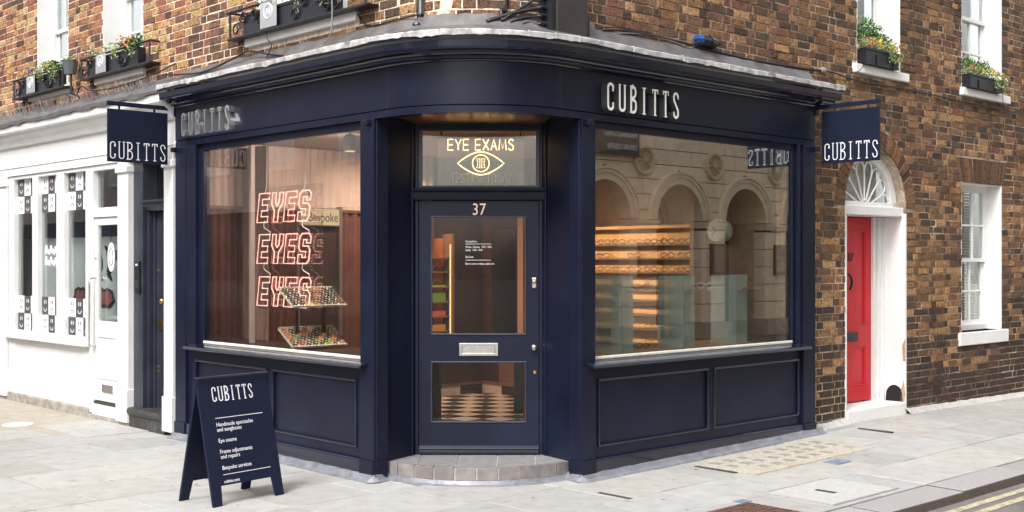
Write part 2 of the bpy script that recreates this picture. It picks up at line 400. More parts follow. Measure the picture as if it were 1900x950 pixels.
# ------------------------------------------------------------------ ground: road, pavement, kerb
def gz(xr, yr):
    """the right pavement rises a few centimetres along the shop and dips again further on (right-facade coordinates)"""
    pts = ((-50, 0), (0, 0), (3.2, .045), (4.2, .07), (6, .05), (8.2, .015), (60, .0))
    for (a, za), (b, zb) in zip(pts, pts[1:]):
        if a <= xr <= b:
            t = (xr - a) / (b - a); return (za + (zb - za) * t) * max(0, min(1, (yr + 1.9) / 1.5))
    return 0
mb = MB(FW); mb.v = [Vector(p) for p in ((-90, -90, -.07), (90, -90, -.07), (90, 90, -.07), (-90, 90, -.07))]; mb.c = [(1, 1, 1)] * 4; mb.F((0, 1, 2, 3))
road = tag(mb.build('road', ASPH), kind='structure')
for yo in (-2.30, -2.44):
    mb = MB(FR)
    mb.v = [Vector(p) for p in ((-1, yo - .033, -.066), (30, yo - .033, -.066), (30, yo + .033, -.066), (-1, yo + .033, -.066))]; mb.c = [(1, 1, 1)] * 4; mb.F((0, 1, 2, 3))
    mb.build('yellow_line', YELL, road)
# pavement bed: follows both facades, ends at the kerb
mb = MB(FR)
nx, ny = 60, 14
XS = [-1.6 + i * (31.6 / nx) for i in range(nx + 1)]; YS = [-1.85 + j * (2.4 / ny) for j in range(ny + 1)]
ix = [[mb.V((x, y, gz(x, y) - .02)) for y in YS] for x in XS]
for i in range(nx):
    for j in range(ny): mb.F((ix[i][j], ix[i + 1][j], ix[i + 1][j + 1], ix[i][j + 1]))
b = len(mb.v)
for p in ((-1.6, -1.85), (-1.6, 16), (-7.6, 16), (-7.6, -1.85)): mb.V((*p, -.02))
mb.F((b, b + 1, b + 2, b + 3))
b = len(mb.v)
for p in ((-1.6, .55), (1.2, .55), (1.2, 16), (-1.6, 16)): mb.V((*p, -.0205))
mb.F((b, b + 1, b + 2, b + 3))
pave = tag(mb.build('pavement', BED), kind='structure')
rnd = random.Random(3)
# flagstones in rows that run along the right-hand street
rows = [-1.85]
while rows[-1] < 11: rows.append(rows[-1] + rnd.choice((.56, .62, .66, .70)))
rows[1] = -1.25; rows[2] = -.66; rows[3] = -.02
def in_building(xr, yr): return xr > -1.05 and yr > .30 and (xr + 1.162 > .1) and (1.095 - yr) > -9.5
slabs = []
for r0, r1 in zip(rows, rows[1:]):
    x = -7.5 + rnd.uniform(-.5, .1); xe = 12. if r0 < 0 else 0.
    while x < xe:
        w = rnd.choice((.62, .75, .9, 1.05)); x1 = x + w
        if r0 > .2: x1 = min(x1, -1.0 if True else x1)
        if x1 - x < .12: break
        slabs.append((max(x, -7.6), x1, r0, r1)); x = x1
for x0, x1, y0, y1 in slabs:
    if x1 - x0 < .1: continue
    wx = (FR @ Vector(((x0 + x1) / 2, (y0 + y1) / 2, 0)))
    if wx.y < 6.4 or abs(wx.x / wx.y) > .72: continue
    mb = MB(FR); g = rnd.uniform(.003, .008); dz = rnd.uniform(-.003, .002)
    q = rnd.uniform(.89, 1.08); wr = rnd.uniform(-.02, .035)
    mb.col = (.345 * q + wr * .5, .340 * q + wr * .3, .328 * q)
    if y1 > 5.6 and x1 > -1.9: mb.col = (.36, .325, .27)
    b = len(mb.v); ch = .004
    e = [rnd.uniform(-.0022, .0022) for _ in range(4)]
    X = (x0 + g + e[0], x1 - g + e[1]); Y = (y0 + g + e[2], y1 - g + e[3])
    def tilt(px, py): return gz(px, py) + dz
    for (px, py), z, i in [((X[a], Y[c]), k, i) for k, i in ((-.05, 0), (-.004, 0), (0, 1)) for a, c in ((0, 0), (1, 0), (1, 1), (0, 1))]:
        cxp = px + (ch if px == X[0] else -ch) * i; cyp = py + (ch if py == Y[0] else -ch) * i
        mb.V((cxp, cyp, tilt(px, py) + z))
    for k in (0, 4):
        for a in range(4): mb.F((b + k + a, b + k + (a + 1) % 4, b + k + 4 + (a + 1) % 4, b + k + 4 + a))
    mb.F((b + 8, b + 9, b + 10, b + 11))
    mb.build('slab', SLAB, pave, colattr=True)
# kerb stones along the right-hand street and round the corner
kerb = tag(MB(FR).box(-1.5, 30, -2.06, -1.90, -.3, -.06).build('kerb', GRANITE, base=(0, -2, -.1)), kind='structure')
x = -1.42; kx = [x, -.35, .70, 1.80, 2.95, 4.05, 5.2, 6.3, 7.5, 8.6, 9.8, 11]
for x0, x1 in zip(kx, kx[1:]):
    mb = MB(FR); q = rnd.uniform(.85, 1.15); mb.col = (.315 * q, .30 * q, .30 * q)
    lift = rnd.uniform(-.006, .008); sk = rnd.uniform(-.012, .012)
    b = len(mb.v)
    for z in (-.16, .0):
        for px, py in ((x0 + .008, -2.165 + sk), (x1 - .008, -2.165 - sk), (x1 - .008, -1.87), (x0 + .008, -1.87)):
            mb.V((px, py - (.015 if z < 0 and py < -2 else 0), (gz(px, -1.8) + lift + (-.006 if py < -2 else 0)) if z == 0 else z))
    for k_, f in enumerate(((0, 3, 2, 1), (4, 5, 6, 7), (0, 1, 5, 4), (1, 2, 6, 5), (2, 3, 7, 6), (3, 0, 4, 7))): mb.cur = 0 if k_ == 1 else 1; mb.F([b + i for i in f])
    mb.build('kerb_stone', (GRANITE, KERBD), kerb, colattr=True, bevel=.012)

# old chewing gum and drips trodden into the flags
gum = MB(FR); rg = random.Random(77)
for i in range(150):
    px, py = rg.uniform(-4.4, 8), rg.uniform(-1.8, 6)
    if (px > -1.0 and py > -.15): continue
    r = rg.uniform(.008, .02); k = len(gum.v); z = gz(px, py) + .0022
    for a in range(7): gum.V((px + r * rg.uniform(.7, 1.2) * math.cos(a * PI / 3.5), py + r * rg.uniform(.7, 1.2) * math.sin(a * PI / 3.5), z))
    gum.F(range(k, k + 7))
gum.build('gum_spots', pm('old gum', (.17, .16, .15), .9), pave)['kind'] = 'stuff'

# small things let into the pavement
def plate(name, mat, label, cat, M, x0, x1, y0, y1, z, th=.02, bevel=.0, group=None):
    zz = gz((x0 + x1) / 2, (y0 + y1) / 2) if M is FR else 0
    o = MB(M).box(x0, x1, y0, y1, zz + z - th, zz + z).build(name, mat, base=((x0 + x1) / 2, (y0 + y1) / 2, zz + z - th), bevel=bevel)
    return tag(o, label, cat, group)
def pz(x, y): return gz(x, y)
# cellar light of glass lenses in sandy concrete
t = thing('cellar_light', 'sandy concrete pavement light set with grey glass lenses, along the navy shopfront', 'pavement light', FR, (1.2, -.7, 0))
mb = MB(FR)
for i in range(8):
    xa, xb = 1.17 + i * .2225, 1.17 + (i + 1) * .2225
    b = len(mb.v)
    for z in (-.02, .006):
        for px, py in ((xa, -.78), (xb, -.78), (xb, -.13), (xa, -.13)): mb.V((px, py, gz(px, py) + z))
    mb.F((b + 4, b + 5, b + 6, b + 7)); mb.F((b, b + 1, b + 5, b + 4)); mb.F((b + 2, b + 3, b + 7, b + 6))
    if i == 0: mb.F((b + 3, b, b + 4, b + 7))
    if i == 7: mb.F((b + 1, b + 2, b + 6, b + 5))
mb.build('surround', SANDC, t)
for i in range(9):
    for j in range(3):
        px, py = 1.30 + i * .185, -.62 + j * .17
        if (i, j) in ((0, 0), (7, 0), (3, 2)): continue
        MB(FR).box(px - .055, px + .055, py - .05, py + .05, gz(px, py) - .01, gz(px, py) + .0095).build('lens', LENS, t, bevel=.003)
def cover_thing(name, label, cat, x0, x1, y0, y1, frame_mat, mat, z=.006):
    zz = gz((x0 + x1) / 2, (y0 + y1) / 2)
    t = thing(name, label, cat, FR, ((x0 + x1) / 2, (y0 + y1) / 2, zz))
    w = .02
    MB(FR).grid([x0, x0 + w, x1 - w, x1], [y0, y0 + w, y1 - w, y1], 0, 1, lambda a, c: x0 + w < a < x1 - w and y0 + w < c < y1 - w)
    mb = MB(FR); mb.grid([x0, x0 + w, x1 - w, x1], [y0, y0 + w, y1 - w, y1], 0, 1, lambda a, c: x0 + w < a < x1 - w and y0 + w < c < y1 - w)
    mb.v = [Vector((v.x, v.z, zz + (z if v.y < .5 else -.02))) for v in mb.v]
    mb.f = [f[::-1] for f in mb.f]
    mb.build('frame', frame_mat, t)
    MB(FR).box(x0 + w + .004, x1 - w - .004, y0 + w + .004, y1 - w - .004, zz - .02, zz + z - .002).build('lid', mat, t)
    return t, zz + z
FRAMEG = pm('cover frame', (.33, .325, .31), .8, var=.15, vscale=20)
t, zt = cover_thing('manhole_cover', 'large pale square concrete cover with a short dark slot, beside the granite kerb', 'manhole cover', .62, 1.52, -1.80, -1.20, FRAMEG, COVERW)
MB(FR).box(.98, 1.03, -1.58, -1.42, zt - .004, zt + .001).build('slot', SLOTM, t)
t, zt = cover_thing('drain_cover', 'rusty brown cast iron cover with raised studs at the street corner', 'drain cover', -.35, .28, -1.84, -1.33, IRON, IRON)
mb = MB(FR)
for i in range(12):
    for j in range(9):
        px, py = -.30 + i * .05, -1.79 + j * .052
        mb.box(px - .016, px + .016, py - .011, py + .011, zt - .004, zt + .004)
mb.build('studs', IRON, t)['kind'] = 'stuff'
plate('stopcock_cover', BLUEP, 'small blue water stopcock plate beside the sandy pavement light', 'stopcock cover', FR, 2.02, 2.24, -.98, -.84, .006)
plate('stopcock_cover', BLUEP, 'small blue plate at the corner of the rusty iron cover', 'stopcock cover', FR, .22, .33, -1.33, -1.25, .008)
plate('drain_slot', SLOTM, 'dark inset drainage strip in the pavement in front of the right entrance pier', 'drain slot', FR, -.235, -.195, -.68, -.37, .004)
plate('drain_slot', SLOTM, 'dark inset drainage strip beside the sandy pavement light', 'drain slot', FR, 1.10, 1.14, -.62, -.22, .004)
plate('drain_slot', SLOTM, 'dark inset drainage strip in the pavement before the red door', 'drain slot', FR, 3.76, 3.80, -.50, -.14, .004)
tag(MB(FR).lathe([(.15, .0), (.15, .008), (.14, .0085), (.0, .009)], (-1.93, 6.18, 0), n=28).build('inspection_cover', WHITEP, base=(-1.93, 6.18, 0)), 'round white inspection cover in the pavement before the white shop', 'inspection cover')
t = thing('cellar_hatch', 'stone cellar hatch with two dark slots in front of the white shop door', 'cellar hatch', FR, (-1.5, 5.4, 0))
for i in range(3):
    MB(FR).box(-1.83 + i * .235, -1.60 + i * .235, 4.82, 5.95, -.02, .006).build('slab', pm('hatch stone', (.37, .36, .34), .85, var=.12, vscale=9, bump=.2), t, bevel=.003)

# ------------------------------------------------------------------ brick corner building
YB = .12                                           # brick face behind the shopfront plane
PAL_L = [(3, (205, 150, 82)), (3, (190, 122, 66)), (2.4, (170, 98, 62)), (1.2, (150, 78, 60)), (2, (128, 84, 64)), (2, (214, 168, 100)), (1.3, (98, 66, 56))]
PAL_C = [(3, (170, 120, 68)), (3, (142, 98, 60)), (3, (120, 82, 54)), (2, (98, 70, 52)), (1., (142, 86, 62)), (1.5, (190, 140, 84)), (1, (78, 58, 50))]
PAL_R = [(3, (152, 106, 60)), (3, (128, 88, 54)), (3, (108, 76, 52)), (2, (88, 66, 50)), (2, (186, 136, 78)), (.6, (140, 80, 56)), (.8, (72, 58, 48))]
PAL_D = [(3, (80, 56, 44)), (3, (66, 50, 44)), (3, (58, 46, 42)), (1, (112, 70, 46))]
PAL_M = [(3, (196, 142, 80)), (3, (172, 120, 66)), (2.4, (144, 98, 58)), (2, (112, 80, 54)), (1.4, (88, 66, 52))]
rb = random.Random(11)
def bcol(pal):
    c = lin(rb.choices([c for _, c in pal], [w for w, _ in pal])[0]); q = rb.uniform(.80, 1.2) * .76
    c = tuple(v * .85 + w * .15 for v, w in zip(c, (.245, .152, .078))); g = .35 * c[0] + .5 * c[1] + .15 * c[2]; k = .17
    return tuple((v * (1 - k) + g * k) * q for v in c)
bricks = []          # (score, frame, verts, colour)
def brick(M, corners, y0, y1, col, curve=None):
    """corners: four (x, z), anticlockwise from the front"""
    j = lambda a: rb.uniform(-a, a)
    cx = sum(c[0] for c in corners) / 4; cz = sum(c[1] for c in corners) / 4
    vs = []
    yf = y0 - rb.uniform(-.003, .004)
    for k in range(3):
        for x, z in corners:
            if k == 0:
                dx, dz = cx - x, cz - z; L = math.hypot(dx, dz); vs.append(Vector((x + dx / L * .0045 + j(.0018), yf + j(.0018), z + dz / L * .0045 + j(.0018))))
            else: vs.append(Vector((x, yf + .003 if k == 1 else y1, z)))
    if curve: vs = [Vector(curve(v)) for v in vs]
    w = M @ (sum(vs, Vector()) / 12)
    n = (M.to_3x3() @ Vector((0, -1, 0))) if not curve else Vector((0, -1, 0))
    px = 950 + w.x / w.y * F_PX; py = HY - (w.z - EYE) / w.y * F_PX
    area = abs((corners[2][0] - corners[0][0]) * (corners[2][1] - corners[0][1]))
    view = Vector((0, 0, EYE)) - w
    sc = area * max(0, n.dot(view.normalized())) / view.length_squared
    if not (5 < px < 1895 and 5 < py < 945): sc = -1
    bricks.append((sc, M, vs, col))
def lay(M, x0, x1, z0, z1, y0, free, pal, curve=None):
    z = z0; row = 0
    while z < z1:
        h = .0625; zm = z + h / 2
        for a, b in free(zm, x0, x1):
            x = a - rb.uniform(0, .01) - (row % 2) * .168
            k = row % 2
            while x < b:
                w = (.2125, .100)[k % 2] + rb.uniform(-.006, .006); k += 1
                p, q = max(x, a), min(x + w, b); x += w + .0125
                if q - p < .025: continue
                e = [rb.uniform(-.0025, .0025) for _ in range(4)]
                brick(M, [(p, z + e[0]), (q, z + e[1]), (q, z + h + e[2]), (p, z + h + e[3])], y0, y0 + .045, bcol(pal(p, zm)), curve)
        z += .075; row += 1
def cut(lst, a, b):
    out = []
    for p, q in lst:
        if b <= p or a >= q: out.append((p, q)); continue
        if a > p: out.append((p, a))
        if b < q: out.append((b, q))
    return out
W1, W2, W3 = (4.17, 5.05), (6.44, 7.48), (6.44, 7.48)
DX0, DX1, DCX, DZS = 3.95, 5.17, 4.56, 2.25
def free_R(z, x0, x1):
    f = [(x0, x1)]
    if z < 3.46: f = cut(f, -9, 3.22)
    if 3.69 < z < 5.6: f = cut(cut(f, *W1), *W2)
    if 3.595 < z < 3.695: f = cut(cut(f, 4.09, 5.17), 6.40, 7.63)
    if .87 < z < 2.60: f = cut(f, *W3)
    if .715 < z <= .875: f = cut(f, 6.37, 7.62)
    if 2.60 <= z < 2.885: s = (z - 2.6) / .285 * .10; f = cut(f, 6.44 - .04 - s, 7.48 + .04 + s)
    if z < DZS: f = cut(f, DX0, DX1) if z > .0 else f
    elif z < DZS + .81: r = math.sqrt(max(0, .81 ** 2 - (z - DZS) ** 2)); f = cut(f, DCX - r, DCX + r)
    return f
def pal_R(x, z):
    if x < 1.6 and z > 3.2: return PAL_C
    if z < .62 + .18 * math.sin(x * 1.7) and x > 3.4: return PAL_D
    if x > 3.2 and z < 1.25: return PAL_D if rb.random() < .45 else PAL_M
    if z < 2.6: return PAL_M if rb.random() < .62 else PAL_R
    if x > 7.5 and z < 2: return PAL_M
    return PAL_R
def free_L(z, x0, x1):
    f = [(x0, x1)]
    if 3.68 < z < 5.6: f = cut(cut(cut(f, -6.815, -5.92), -5.02, -4.07), -1.85, -.50)
    if 3.59 < z < 3.695: f = cut(cut(cut(f, -6.98, -5.86), -5.15, -4.01), -2.02, -.34)
    return f
RB = .92 - YB                                      # radius of the brick corner
def corner(v):                                    # arc length along the corner -> left-frame position
    a = -PI / 2 + v.x / RB; r = RB - (v.y - YB)
    return (.175 + r * math.cos(a), .92 + r * math.sin(a), v.z)
ARC = RB * PI / 2
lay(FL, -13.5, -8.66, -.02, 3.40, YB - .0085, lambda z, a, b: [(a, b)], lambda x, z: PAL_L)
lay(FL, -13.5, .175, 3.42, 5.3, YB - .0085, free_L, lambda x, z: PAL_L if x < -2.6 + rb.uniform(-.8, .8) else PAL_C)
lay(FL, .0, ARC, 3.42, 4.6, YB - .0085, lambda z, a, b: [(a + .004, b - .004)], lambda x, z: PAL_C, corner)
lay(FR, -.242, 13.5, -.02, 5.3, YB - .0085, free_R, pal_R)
# voussoirs: round arch over the red door, flat arch over the ground-floor window
for i in range(27):
    a0, a1 = R_(180 - i * 180 / 27 - .5), R_(180 - (i + 1) * 180 / 27 + .5)
    p = lambda r, a: (DCX + r * math.cos(a), DZS + r * math.sin(a))
    brick(FR, [p(.615, a0), p(.615, a1), p(.80, a1), p(.80, a0)][::-1], YB - .010, YB + .06, bcol([(3, (146, 96, 56)), (2, (116, 74, 46)), (1, (96, 62, 44))]))
for i in range(16):
    u0, u1 = i / 16 + .004, (i + 1) / 16 - .004
    f = lambda u, z: (6.40 - (z - 2.6) * .36 + u * (1.12 + (z - 2.6) * .72), z)
    brick(FR, [f(u0, 2.605), f(u1, 2.605), f(u1, 2.88), f(u0, 2.88)], YB - .009, YB + .06, bcol([(3, (112, 76, 48)), (2, (92, 62, 46)), (1, (134, 90, 54))]))
# infill of pale bricks low in the wall
bld = thing('brick_building', 'stock brick corner house with white sash windows and red door, above the navy shopfront', 'building', FL, (0, .5, 0))
vent = MB(FR).box(6.10, 6.30, YB - .016, YB + .02, .06, .15).build('air_brick', REDBR, bld)
for i in range(3): MB(FR).box(6.115, 6.285, YB - .020, YB - .012, .075 + i * .025, .085 + i * .025).build('slot', SLOTM, vent)

bricks.sort(key=lambda t: -t[0])
mbs = {}
BF = [(0, 1, 2, 3)] + [(i, i + 4, (i + 1) % 4 + 4, (i + 1) % 4) for i in range(4)] + [(i + 4, i + 8, (i + 1) % 4 + 8, (i + 1) % 4 + 4) for i in range(4)]
def add_brick(mb, vs, col):
    mb.col = col; b = len(mb.v)
    for v in vs: mb.V(v)
    for f in BF: mb.F([b + i for i in f])
rest = MB(FW)
for k, (sc, M, vs, col) in enumerate(bricks):
    if k < 300: mb = MB(M); add_brick(mb, vs, col); mb.build('brick', BRICK, bld, colattr=True)
    else: add_brick(rest, [M @ v for v in vs], col)
tag(rest.build('brickwork', BRICK, bld, colattr=True), kind='stuff')
# mortar bed behind the bricks, with the openings
def openings(*rects): return lambda x, z: any(a < x < b and c < z < d for a, b, c, d in rects)
LH = ((-6.815, -5.92, 3.69, 5.9), (-5.02, -4.07, 3.69, 5.9), (-1.85, -.50, 3.69, 5.9), (-8.66, .175, .0, 3.40))
mb = MB(FL); mb.grid([-14, -8.66, -6.815, -5.92, -5.02, -4.07, -1.85, -.50, .175], [-.1, 0., 3.40, 3.69, 5.9, 7.], YB - .003, YB + .24, openings(*LH)); mb.build('wall', MORTAR_L, bld)
mb = MB(FL)
prof = [(-YB + .003, 3.40), (-YB + .003, 7.), (-YB - .24, 7.), (-YB - .24, 3.40)]
mb.sweep(prof, lambda o: [(.175 + (.92 + o) * math.cos(a), .92 + (.92 + o) * math.sin(a)) for a in [-PI / 2 + i * PI / 24 for i in range(13)]]).build('wall', MORTAR_L, bld)
RH = ((W1[0], W1[1], 3.69, 5.9), (W2[0], W2[1], 3.69, 5.9), (6.44, 7.48, .87, 2.6), (DX0, DX1, 0, 2.87), (-.242, 3.0, -.0, 3.40))
mb = MB(FR); mb.grid([-.242, 3.0, DX0, W1[0], W1[1], DX1, 6.44, 7.48, 16.], [-.1, 0., .87, 2.6, 2.87, 3.40, 3.69, 5.9, 7.], YB - .003, YB + .24, openings(*RH)); mb.build('wall', MORTAR_R, bld)
for s in (-1, 1):                                  # spandrels of the door arch
    pts = [(DCX + s * .61, DZS - .0), (DCX + s * .61, 2.87), (DCX, 2.87)] + [(DCX + s * .61 * math.cos(R_(a)), DZS + .61 * math.sin(R_(a))) for a in range(90, 0, -9)]
    if s < 0: pts = pts[::-1]
    MB(FR).prism(pts, YB - .001, YB + .235).build('wall', MORTAR_R, bld)

def tri_win(M, x0, x1, z0, z1, dep, cols, rows, label=None, split=None, back=DARK, left_reveal=True, blind=False):
    """sash window in a plastered reveal: frame > reveal, sash, sill, pane, blind"""
    y = YB + dep; w = .055
    win = MB(M).grid([x0 - .0, x0 + w, x1 - w, x1], [z0, z0 + .07, z1 - w, z1], y, y + .09, lambda a, c: x0 + w < a < x1 - w and z0 + .07 < c < z1 - w).build('window', WHITE, bld, bevel=.004)
    if label: win['label'] = label
    for xa, xb in ((x0 - .001, x0 + .014), (x1 - .014, x1 + .001)):
        bx('reveal', WHITEP, win, M, xa, xb, YB - .004, y + .002, z0, z1)
    bx('reveal', WHITEP, win, M, x0 + .014, x1 - .014, YB + .01, y + .002, z1 - .014, z1)
    zs = split or (z0 + z1) / 2
    for k, (za, zb, yo) in enumerate(((z0 + .07, zs + .02, .045), (zs - .02, z1 - w, .012))):
        xs = [x0 + w]; n = cols; g = .022
        span = x1 - x0 - 2 * w - .08
        xs += [x0 + w + .04]
        for i in range(1, n): c = x0 + w + .04 + span * i / n; xs += [c - g / 2, c + g / 2]
        xs += [x1 - w - .04, x1 - w]
        zz = [za, za + .045]; hh = zb - za - .085
        for i in range(1, rows): c = za + .045 + hh * i / rows; zz += [c - g / 2, c + g / 2]
        zz += [zb - .04, zb]
        cell = lambda v, arr: next(i for i in range(len(arr) - 1) if arr[i] < v < arr[i + 1]) % 2 == 1
        MB(M).grid(xs, zz, y + yo, y + yo + .035, lambda a, c: cell(a, xs) and cell(c, zz)).build('sash', WHITE, win, bevel=.003)
        bx('pane', G_WIN, win, M, x0 + w + .03, x1 - w - .03, y + yo + .014, y + yo + .018, za + .03, zb - .03)
    if blind:
        mb = MB(M); n = int((z1 - z0 - .1) / .036)
        for i in range(n):
            z = z0 + .06 + i * .036
            b = len(mb.v)
            for p in ((x0 + .05, y + .14, z), (x1 - .05, y + .14, z), (x1 - .05, y + .158, z + .026), (x0 + .05, y + .158, z + .026)): mb.V(p)
            mb.F((b, b + 1, b + 2, b + 3))
        mb.build('blind', BLIND, win)['kind'] = 'stuff'
    bx('room', back, win, M, x0, x1, y + (.30 if blind else .22), y + .34, z0, z1)
    return win
def sill(M, x0, x1, z0, z1, out=.05, mat=WHITEP):
    MB(M).box(x0, x1, YB - out, YB + .30, z0, z1).build('sill', mat, bld, bevel=.008)
tri_win(FL, -6.815, -5.92, 3.69, 5.9, .175, 3, 2, split=4.42, back=NET); sill(FL, -6.98, -5.86, 3.60, 3.69)
tri_win(FL, -5.02, -4.07, 3.69, 5.9, .22, 3, 2, split=4.55, back=NET); sill(FL, -5.15, -4.01, 3.60, 3.69)
tri_win(FL, -1.85, -.50, 3.69, 5.9, .2, 3, 2, split=4.6, back=NET); sill(FL, -2.02, -.34, 3.60, 3.70)
tri_win(FR, *W1, 3.69, 5.9, .20, 2, 2, split=4.60, back=DARK); sill(FR, 4.09, 5.17, 3.60, 3.69)
tri_win(FR, *W2, 3.69, 5.9, .165, 3, 2, split=4.56, back=NET); sill(FR, 6.40, 7.63, 3.59, 3.68)
tri_win(FR, *W3, .87, 2.6, .165, 3, 2, split=1.70, label='ground-floor sash window with venetian blinds right of the red door', blind=True); sill(FR, 6.37, 7.62, .72, .87, .03)

# red door, its white surround and fanlight
YD = YB + .31
DARKH = pm('hole shade', (.012, .009, .008), .95)
sur = MB(FR).box(DX1 - .025, DX1 + .003, YB - .012, YD + .06, .12, 2.20).build('door_surround', WHITEP, bld)
bx('reveal', WHITEP, sur, FR, DX0 - .003, DX0 + .025, YB - .012, YD + .06, .12, 2.20)
for k, (a, d) in enumerate(((-.025, .03), (.035, .06), (.085, .09))):          # stepped timber architrave beside the door
    bx('architrave', WHITE, sur, FR, DX1 - .145 + a, DX1 - .095 + a, YD - d, YD + .05, .18, 2.16)
bx('architrave', WHITE, sur, FR, DX0 + .03, DX0 + .15, YD - .05, YD + .05, .18, 2.16)
bx('lintel', WHITE, sur, FR, DX0 + .0, DX1 + .0, YB + .02, YD + .09, 2.165, 2.262, bevel=.008)
hole = [(DX1, 0)]
mb = MB(FR)
mb.M = FR @ Matrix.Translation((DX1 - .0285, 0, 0)) @ Matrix.Rotation(R_(-90), 4, 'Z')   # plane of the right reveal
harc = [(-.335, .03), (-.335, .19)] + [(-.235 - .10 * math.cos(R_(a)), .24 + .12 * math.sin(R_(a))) for a in range(0, 181, 20)][1:-1] + [(-.135, .19), (-.135, .03)]
mb.prism([(p[0], p[1]) for p in harc][::-1], -.002, .004).build('weep_hole', DARKH, sur)  # flat dark plate; the hole's shade is put into its colour
for pts in ([(-.165, .02), (-.12, .02), (-.11, .28), (-.125, .42), (-.16, .30)], [(-.135, .62), (-.108, .62), (-.108, .86), (-.14, .80)]):
    mb = MB(FR @ Matrix.Translation((DX1 - .0285, 0, 0)) @ Matrix.Rotation(R_(-90), 4, 'Z')); mb.prism(pts, -.002, .004).build('bare_patch', PLASTER, sur)
step = MB(FR).box(DX0 + .03, DX1 - .03, YB - .02, YD + .1, -.02, .185).build('doorstep', WHITEP, bld, bevel=.01)
bx('wall', MORTAR_R, bld, FR, DX0, DX1, YB + .03, YD, -.02, .0)
for xa, xb in ((DX0 - .003, DX0 + .025), (DX1 - .025, DX1 + .003)): bx('plinth_block', WHITEP, sur, FR, xa, xb, YB - .014, YD, -.02, .12)
dx0, dx1 = DX0 + .16, DX1 - .165
def zcells(a): return a
xs = [dx0, dx0 + .12, (dx0 + dx1) / 2 - .05, (dx0 + dx1) / 2 + .05, dx1 - .12, dx1]; zs = [.20, .36, .78, 1.00, 2.02, 2.155]
pan = lambda a, c: (xs[1] < a < xs[2] or xs[3] < a < xs[4]) and (zs[1] < c < zs[2] or zs[3] < c < zs[4])
door = MB(FR).grid(xs, zs, YD, YD + .045, pan).build('door', REDP, bld, bevel=.004); door['label'] = 'red panelled front door numbered 37 with black ironwork'
for xa, xb in ((xs[1], xs[2]), (xs[3], xs[4])):
    for za, zb in ((zs[1], zs[2]), (zs[3], zs[4])):
        bx('panel', REDP, door, FR, xa - .002, xb + .002, YD + .018, YD + .035, za - .002, zb + .002)
        MB(FR).grid([xa, xa + .018, xb - .018, xb], [za, za + .018, zb - .018, zb], YD + .006, YD + .02, lambda a, c: xa + .018 < a < xb - .018 and za + .018 < c < zb - .018).build('moulding', REDP, door, bevel=.004)
bx('door_slab', DARK, sur, FR, DX0, DX1, YD + .09, YD + .12, .0, 2.87)
text_mesh('37', .13, .004, FR, (at(FR, 1571, 455, YD)[0], YD - .005, 1.69)).build('number', BLACK, door)
kx_ = at(FR, 1578, 480, YD - .04)[0]
kn = MB(FR).tube(smooth_path([(kx_ - .02, YD - .02, 1.56), (kx_, YD - .05, 1.52), (kx_ + .01, YD - .05, 1.45), (kx_ + .015, YD - .025, 1.39)], 4), .014, 6).build('knocker', BLACK, door, smooth=True)
lb = MB(FR).box(at(FR, 1591, 600, YD)[0] - .28, at(FR, 1591, 600, YD)[0], YD - .012, YD + .0, .84, .94).build('letterbox', BLACK, door, bevel=.01)
# fanlight
fz = 2.262; fr_ = .60
def fan(r, a): return (DCX + r * math.cos(a), DZS + r * math.sin(a))
YFN = YB + .10
mb = MB(FR); n = 24
ring = [fan(.605, PI * i / n) for i in range(n + 1)] + [fan(.50, PI * i / n) for i in range(n, -1, -1)]
fl = mb.prism(ring, YFN, YFN + .07).build('fanlight', WHITE, bld)
fl['label'] = 'semicircular fanlight with white spokes over the red door'
mb = MB(FR); cc = [fan(.51, PI * i / n) for i in range(n + 1)]; mb.prism(cc, YFN + .05, YFN + .055).build('pane', G_WIN, fl)
bx('room', NET, fl, FR, DX0 + .1, DX1 - .1, YFN + .19, YFN + .2, DZS, DZS + .62)
mb = MB(FR)
for k in range(1, 8):
    a = PI * k / 8; p, q = fan(.08, a), fan(.36, a)
    MB(FR).tube([(p[0], YFN + .035, p[1]), (q[0], YFN + .035, q[1])], .010, 5).build('glazing_bar', WHITE, fl)
for k in range(8):
    a0, a1 = PI * k / 8, PI * (k + 1) / 8
    pts = [fan(.36, a0)] + [fan(.36 + .13 * math.sin(PI * t / 8), a0 + (a1 - a0) * (.5 - .5 * math.cos(PI * t / 8)) * 1.0) for t in range(1, 8)] + [fan(.36, a1)]
    MB(FR).tube([(x, YFN + .035, z) for x, z in pts], .009, 5).build('glazing_bar', WHITE, fl)
MB(FR).tube([(x, YFN + .033, z) for x, z in [fan(.08, PI * i / 10) for i in range(11)]], .011, 5).build('glazing_bar', WHITE, fl)
bx('glazing_bar', WHITE, fl, FR, DCX - .605, DCX + .605, YFN - .0, YFN + .07, DZS + .013, DZS + .06)
# cement fillet along the foot of the brick wall
mb = MB(FR); b = 0
for i in range(31):
    x = (3.22 if i < 1 else 3.22 + i * .26)
    if i > 30: break
for xa, xb in ((3.25, DX0), (DX1 - .03, 10)):
    mb = MB(FR); k = int((xb - xa) / .13) + 2; cols = []
    for i in range(k):
        x = xa + (xb - xa) * i / (k - 1); g = gz(x, 0); j = rb.uniform(-.004, .004)
        cols.append([mb.V((x, YB + .02, g + .06 + j)), mb.V((x, YB - .012, g + .055 + j)), mb.V((x, YB - .085 + j, g + .004)), mb.V((x, YB - .085 + j, g - .02))])
    for p, q in zip(cols, cols[1:]):
        for i in range(3): mb.F((p[i], p[i + 1], q[i + 1], q[i]))
    mb.build('cement_fillet', pm('white cement', (.42, .41, .385), .9, var=.2, vscale=18, bump=.3), bld)

